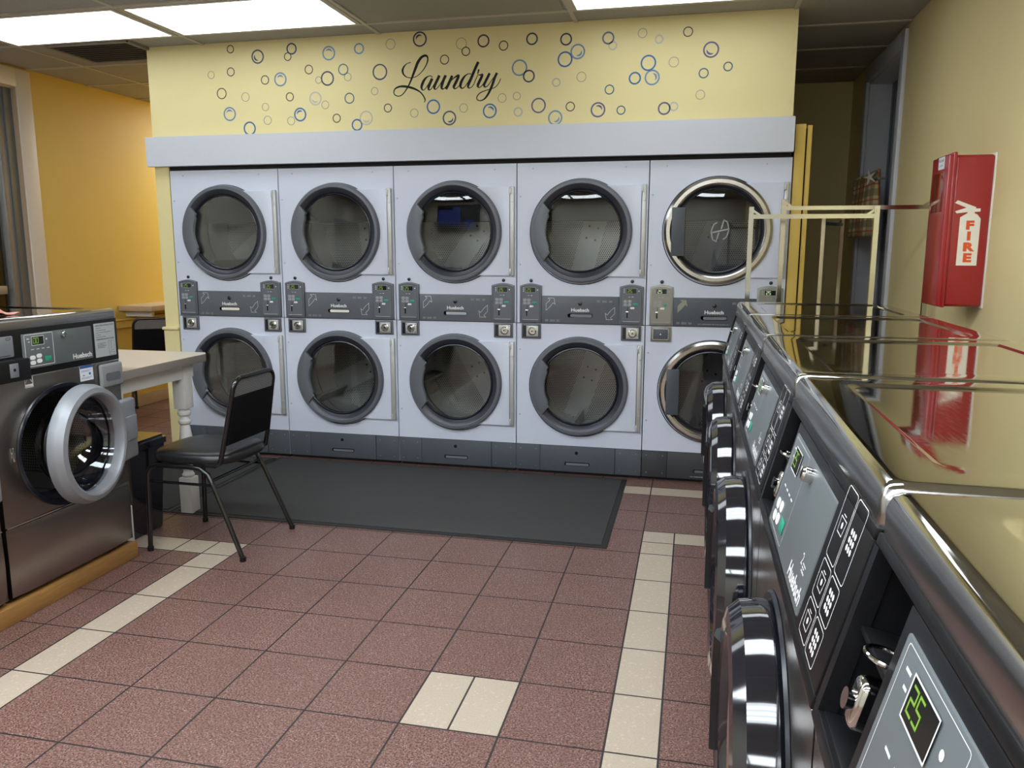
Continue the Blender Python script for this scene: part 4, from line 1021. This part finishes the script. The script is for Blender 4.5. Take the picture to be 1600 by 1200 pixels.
# black bin under the table
b_ = thing('waste_bin', 'glossy black rectangular bin standing under the folding table', 'bin', (.66, -1.53, 0))
m = MB(); P0 = rrect(-.17, -.12, .17, .12, .02); P1 = rrect(-.195, -.145, .195, .145, .02); nl = len(P0)
m.raw([(a, c, .003) for a, c in P0] + [(a, c, .45) for a, c in P1] + [(a * .95, c * .95, .45) for a, c in P1] + [(a * .95, c * .95, .05) for a, c in P0],
      [[q * nl + i, q * nl + (i + 1) % nl, (q + 1) * nl + (i + 1) % nl, (q + 1) * nl + i] for q in range(3) for i in range(nl)] + [list(range(nl))[::-1], [3 * nl + i for i in range(nl)]])
m.build('body', 'black_gloss', b_)
m = MB(); m.prism(rrect(-.203, -.152, .203, .152, .02), .445, .475, M=FZ); m.prism(rrect(-.19, -.14, .19, .14, .02), .475, .49, M=FZ); m.build('lid', 'black_gloss', b_)

# ================================================================== chairs
def arcpts(c, r, a0, a1, n, f): return [f(c[0] + r * math.cos(a0 + (a1 - a0) * k / n), c[1] + r * math.sin(a0 + (a1 - a0) * k / n)) for k in range(n + 1)]
def chair(label, loc, rz):
    t = thing('stacking_chair', label, 'chair', loc, rz)
    # local: +y is forward, x sideways
    for s_ in (-1, 1):
        m = MB(); xf, xr = s_ * .215, s_ * .225
        fr = [(xf, .235, .012), (xf * .985, .225, .30), (xf * .975, .222, .385), (xf * .97, .205, .415), (xf * .965, .175, .425)]
        m.tube(fr, .0115, 12); m.build('front_leg', 'black_frame', t)
        m = MB(); rr = [(xf * .965, .175, .425), (xf * .96, .0, .425), (xf * .955, -.055, .420), (xf * .96, -.095, .395), (xf * .975, -.125, .34), (xr, -.265, .012)]
        m.tube(rr, .0115, 12); m.build('rear_leg', 'black_frame', t)
        for q, p in (('f', (xf, .235)), ('r', (xr, -.265))):
            m = MB(); m.cyl((p[0], p[1], 0), (p[0], p[1], .022), .0145, 14); m.build('foot_cap', 'black_plastic', t)
        m = MB(); m.tube([(xf * .98, .222, .345), (xf * .97, -.115, .345)], .007, 8); m.build('side_stretcher', 'black_frame', t)
    m = MB(); m.tube([(-.208, -.11, .365), (.208, -.11, .365)], .008, 8); m.build('rear_stretcher', 'black_frame', t)
    m = MB(); m.tube([(-.205, .19, .424), (.205, .19, .424)], .009, 8); m.tube([(-.205, -.04, .424), (.205, -.04, .424)], .009, 8); m.build('seat_rail', 'black_frame', t)
    # seat cushion
    m = MB(); n = 20; loops = []
    def outl(ins, z):
        L = []
        for k in range(48):
            a = 2 * PI * k / 48; c, s2 = math.cos(a), math.sin(a); e = 3.2
            x = (abs(c) ** (2 / e)) * (1 if c > 0 else -1); y = (abs(s2) ** (2 / e)) * (1 if s2 > 0 else -1)
            hw = .205 + .022 * (y + 1) / 2
            L.append((x * (hw - ins), .02 + y * (.225 - ins), z))
        return L
    loops = [outl(.02, .434), outl(.004, .440), outl(.0, .452), outl(.002, .470), outl(.014, .483), outl(.05, .491), outl(.12, .494)]
    m.raw([p for L in loops for p in L], [[a * 48 + i, a * 48 + (i + 1) % 48, (a + 1) * 48 + (i + 1) % 48, (a + 1) * 48 + i] for a in range(len(loops) - 1) for i in range(48)] + [[(len(loops) - 1) * 48 + i for i in range(48)], list(range(48))[::-1]])
    m.build('seat', 'black_vinyl', t, smooth=60)
    # back frame: leans rearward
    def bk(x, z): # z height -> y lean
        return (x, -.155 - (z - .43) * .20, z)
    pts = [(-.195, -.02, .437), (-.196, -.13, .437), (-.194, -.155, .450)] + [bk(-.190, .52), bk(-.178, .70)]
    pts += arcpts((-.114, .785), .058, PI, PI / 2, 8, bk) + arcpts((.114, .785), .058, PI / 2, 0, 8, bk)
    pts += [bk(.178, .70), bk(.190, .52), (.194, -.155, .450), (.196, -.13, .437), (.195, -.02, .437)]
    m = MB(); m.tube(pts, .0115, 12); m.build('back_frame', 'black_frame', t)
    # padded back panel
    m = MB(); vs = []; P = [(-.186, .53), (.186, .53), (.178, .765), (-.178, .765)]
    m.M = Matrix(((1, 0, 0, 0), (0, 1, -.20, -.155 + .43 * .20), (0, 0, 1, 0), (0, 0, 0, 1)))
    m.prism([(-.168, .755), (-.179, .53), (.179, .53), (.168, .755)], -.016, .016, b=.006); m.build('backrest', 'black_fabric', t)
    m = MB(); m.M = Matrix(((1, 0, 0, 0), (0, 1, -.20, -.155 + .43 * .20), (0, 0, 1, 0), (0, 0, 0, 1)))
    P = arcpts((-.114, .783), .048, PI, PI / 2, 6, lambda a, c: (a, c)) + arcpts((.114, .783), .048, PI / 2, 0, 6, lambda a, c: (a, c)) + [(.165, .757), (-.165, .757)]
    m.prism(P[::-1], -.004, .004); m.build('grip_plate', 'perforated_handle', t)
    return t
chair('black vinyl stacking chair standing on the tiles in front of the leftmost dryer', (1.235, -1.53, 0), PI / 2 - .02)
chair('black stacking chair pulled up to the wall counter in the far left corner', (-1.06, 1.17, 0), .62)

# wall counter in the far left bay
t = thing('wall_counter', 'beige counter fixed along the far left wall', 'counter', (XL + .2, 2.2, .93))
m = MB(); m.box(-.20, -1.04, -.045, .13, 1.7, .0, .003); m.build('worktop', ['shelf_top'], t)
for y in (-.95, -.2, .9): m = MB(); m.box(-.20, y, -.10, .06, y + .04, -.046, .002); m.build('bracket', 'white_paint', t)

# mats
def mat_(x0, y0, x1, y1, label):
    cx, cy = (x0 + x1) / 2, (y0 + y1) / 2; t = thing('floor_mat', label, 'mat', (cx, cy, 0)); a, c = (x1 - x0) / 2, (y1 - y0) / 2
    m = MB(); m.box(-a, -c, .0005, a, c, .005, .002); m.build('rubber_border', 'mat_rubber', t)
    m = MB(); m.box(-a + .03, -c + .03, .005, a - .03, c - .03, .009, .002); m.build('pile', 'mat_pile', t)
mat_(.735, -1.232, 3.118, -.035, 'long charcoal floor mat with black rubber edge in front of the dryers')
mat_(-.35, -1.232, .73, -.06, 'charcoal floor mat under the folding table')

# fire extinguisher cabinet
t = thing('extinguisher_cabinet', 'red fire extinguisher cabinet on the right wall above the washers', 'cabinet', (XR, -1.12, 1.19))
m = MB(); m.box(-.152, -.115, .0, -.004, .115, .615, .012, seg=3); m.build('body', 'red_plastic', t)
m = MB(); m.box(-.006, -.122, -.006, -.0005, .122, .622, .002); m.build('back_plate', 'cream_label', t)
m = MB(); m.box(-.178, -.116, .0, -.153, .116, .618, .006, seg=3); m.box(-.162, -.123, -.004, -.148, .123, .626, .004); dr_ = m.build('door', 'red_plastic', t)
m = MB(); m.box(-.1795, -.080, .39, -.1775, .080, .55, .0005); m.build('window', 'red_window', dr_)
m = MB(); m.box(-.1796, -.06, .565, -.1778, .02, .615); lb = m.build('pull_label', 'sticker_white', dr_)
SM = Matrix.Translation((-.1798, -.02, 0)) @ Matrix.Rotation(-PI / 2, 4, 'Z')
m = MB(); m.M = SM; m.text('PULL HARD', 0, .600, 0, .013, .02); m.text('TO OPEN', 0, .580, 0, .010, .0); m.build('label_print', 'ink', lb)
m = MB(); cxx = -.078
P = [(-.022, .0), (.022, .0), (.022, .215), (.014, .235), (.008, .24), (.008, .246), (.020, .248), (.020, .262), (.010, .262), (.010, .268), (-.030, .300), (-.036, .288), (-.010, .266), (-.034, .250), (-.030, .240), (-.006, .246), (-.008, .24), (-.022, .222)]
m.prism([(cxx + a * 1.75, .170 + b2 * .88) for a, b2 in P], -.1164, -.1150); st = m.build('extinguisher_sticker', 'cream_label', t)
m = MB()
for k, ch in enumerate('FIRE'): m.text(ch, cxx, .332 - k * .044, -.1168, .046, .06, sx=1.35)
m.build('lettering', 'orange_ink', st)

# laundry carts with hanging racks
def cart(label, xa, xb, ya, yb, zt, bx0, bx1, by0, by1):
    ox, oy = (bx0 + bx1) / 2, (by0 + by1) / 2
    t = thing('laundry_cart', label, 'cart', (ox, oy, 0), 0, 'chrome laundry carts behind the washers')
    q = lambda x, y, z: (x - ox, y - oy, z)
    for x, y in ((xa, ya), (xb, yb)):
        m = MB(); m.tube([q(x, y, .12), q(x, y, zt)], .011, square=True); m.cyl(q(x, y - .012, zt - .02), q(x, y - .016, zt - .02), .006, 10); m.build('post', 'rack_chrome', t)
    d_ = Vector((xb - xa, yb - ya)).normalized()
    m = MB(); m.tube([q(xa, ya, zt - .045), q(xb, yb, zt - .045)], .010, square=True)
    for x, y, s_ in ((xa, ya, 1), (xb, yb, -1)): m.tube([q(x, y, zt - .012), q(x + s_ * d_.x * .05, y + s_ * d_.y * .05, zt - .045)], .005, square=True)
    m.build('hanging_rail', 'rack_chrome', t)
    m = MB()
    for z in (.30, .45, .60): m.tube([q(bx0, by0, z), q(bx1, by0, z), q(bx1, by1, z), q(bx0, by1, z)], .004, 6, closed=True)
    nx = 9; ny = 6
    for i in range(nx + 1):
        x = bx0 + (bx1 - bx0) * i / nx; m.tube([q(x, by0, .60), q(x, by0, .30), q(x, by1, .30), q(x, by1, .60)], .002, 5)
    for i in range(ny + 1):
        y = by0 + (by1 - by0) * i / ny; m.tube([q(bx0, y, .60), q(bx0, y, .30), q(bx1, y, .30), q(bx1, y, .60)], .002, 5)
    m.build('basket', 'rack_chrome', t)
    m = MB(); m.tube([q(bx0, by0, .12), q(bx1, by0, .12), q(bx1, by1, .12), q(bx0, by1, .12)], .009, 8, closed=True)
    m.tube([q(xa, ya, .12), q(xb, yb, .12)], .009, 8); m.build('base_frame', 'rack_chrome', t)
    for x in (bx0, bx1):
        for y in (by0, by1):
            m = MB(); m.tube([q(x, y, .12), q(x, y, .30)], .006, 8); m.build('upright', 'rack_chrome', t)
            m = MB(); m.cyl(q(x, y - .012, .045), q(x, y + .012, .045), .045, 20); m.box(x - ox - .008, y - oy - .02, .04, x - ox + .008, y - oy - .014, .12); m.box(x - ox - .008, y - oy + .014, .04, x - ox + .008, y - oy + .02, .12); m.box(x - ox - .01, y - oy - .02, .105, x - ox + .01, y - oy + .02, .12); m.build('caster', 'black_plastic', t)
    return t
cart('chrome laundry cart with square rail, leftmost and lowest of the racks behind the washers', 3.728, 4.275, -.93, -.93, 1.62, 3.76, 4.30, -1.16, -.86)
cart('chrome laundry cart whose long rail ends behind the red cabinet', 3.908, 4.600, -.56, -.56, 1.675, 3.93, 4.58, -.78, -.36)
cart('chrome laundry cart in the dark corridor, its two slim posts close together', 4.235, 4.385, .36, .62, 1.625, 4.16, 4.58, .28, .72)

# plaid valance with a starfish
t = thing('window_valance', 'short brown plaid curtain across the corridor window', 'curtain', (XR - .005, 1.12, 1.87))
m = MB(); n = 90; rows = 14; vs = []
for j in range(rows + 1):
    v_ = j / rows; z = .05 - v_ * .40
    for i in range(n + 1):
        u = i / n; y = -.36 + .70 * u; amp = .018 + .020 * v_ if j > 2 else .022
        vs.append((-.045 + amp * math.sin(u * 2 * PI * 8 + .6 * math.sin(3 * v_)), y, z + (.016 * math.sin(u * 2 * PI * 8 + 1) if j in (0, rows) else 0)))
m.raw(vs, [[j * (n + 1) + i, j * (n + 1) + i + 1, (j + 1) * (n + 1) + i + 1, (j + 1) * (n + 1) + i] for j in range(rows) for i in range(n)])
vc = m.build('cloth', 'plaid', t); md = vc.modifiers.new('thickness', 'SOLIDIFY'); md.thickness = .003
m = MB(); m.tube([(-.045, -.42, .0), (-.045, .40, .0)], .008, 10)
for y in (-.41, .39): m.tube([(-.045, y, 0), (.004, y, 0)], .005, 8)
m.build('curtain_rod', 'aluminium', t)
m = MB(); P = []
for k in range(10):
    a = PI / 2 + .3 + k * PI / 5; rr = .052 if k % 2 == 0 else .014; P.append((rr * math.cos(a), rr * math.sin(a)))
m.prism(P, -.006, .006, b=.003); m.M = Matrix.Identity(4)
o = m.build('starfish', 'starfish', None, (XR - .09, .79, 1.885)); o.rotation_euler = (0, 0, -.9); tag(o, 'small white starfish ornament pinned to the top of the plaid curtain', 'ornament')
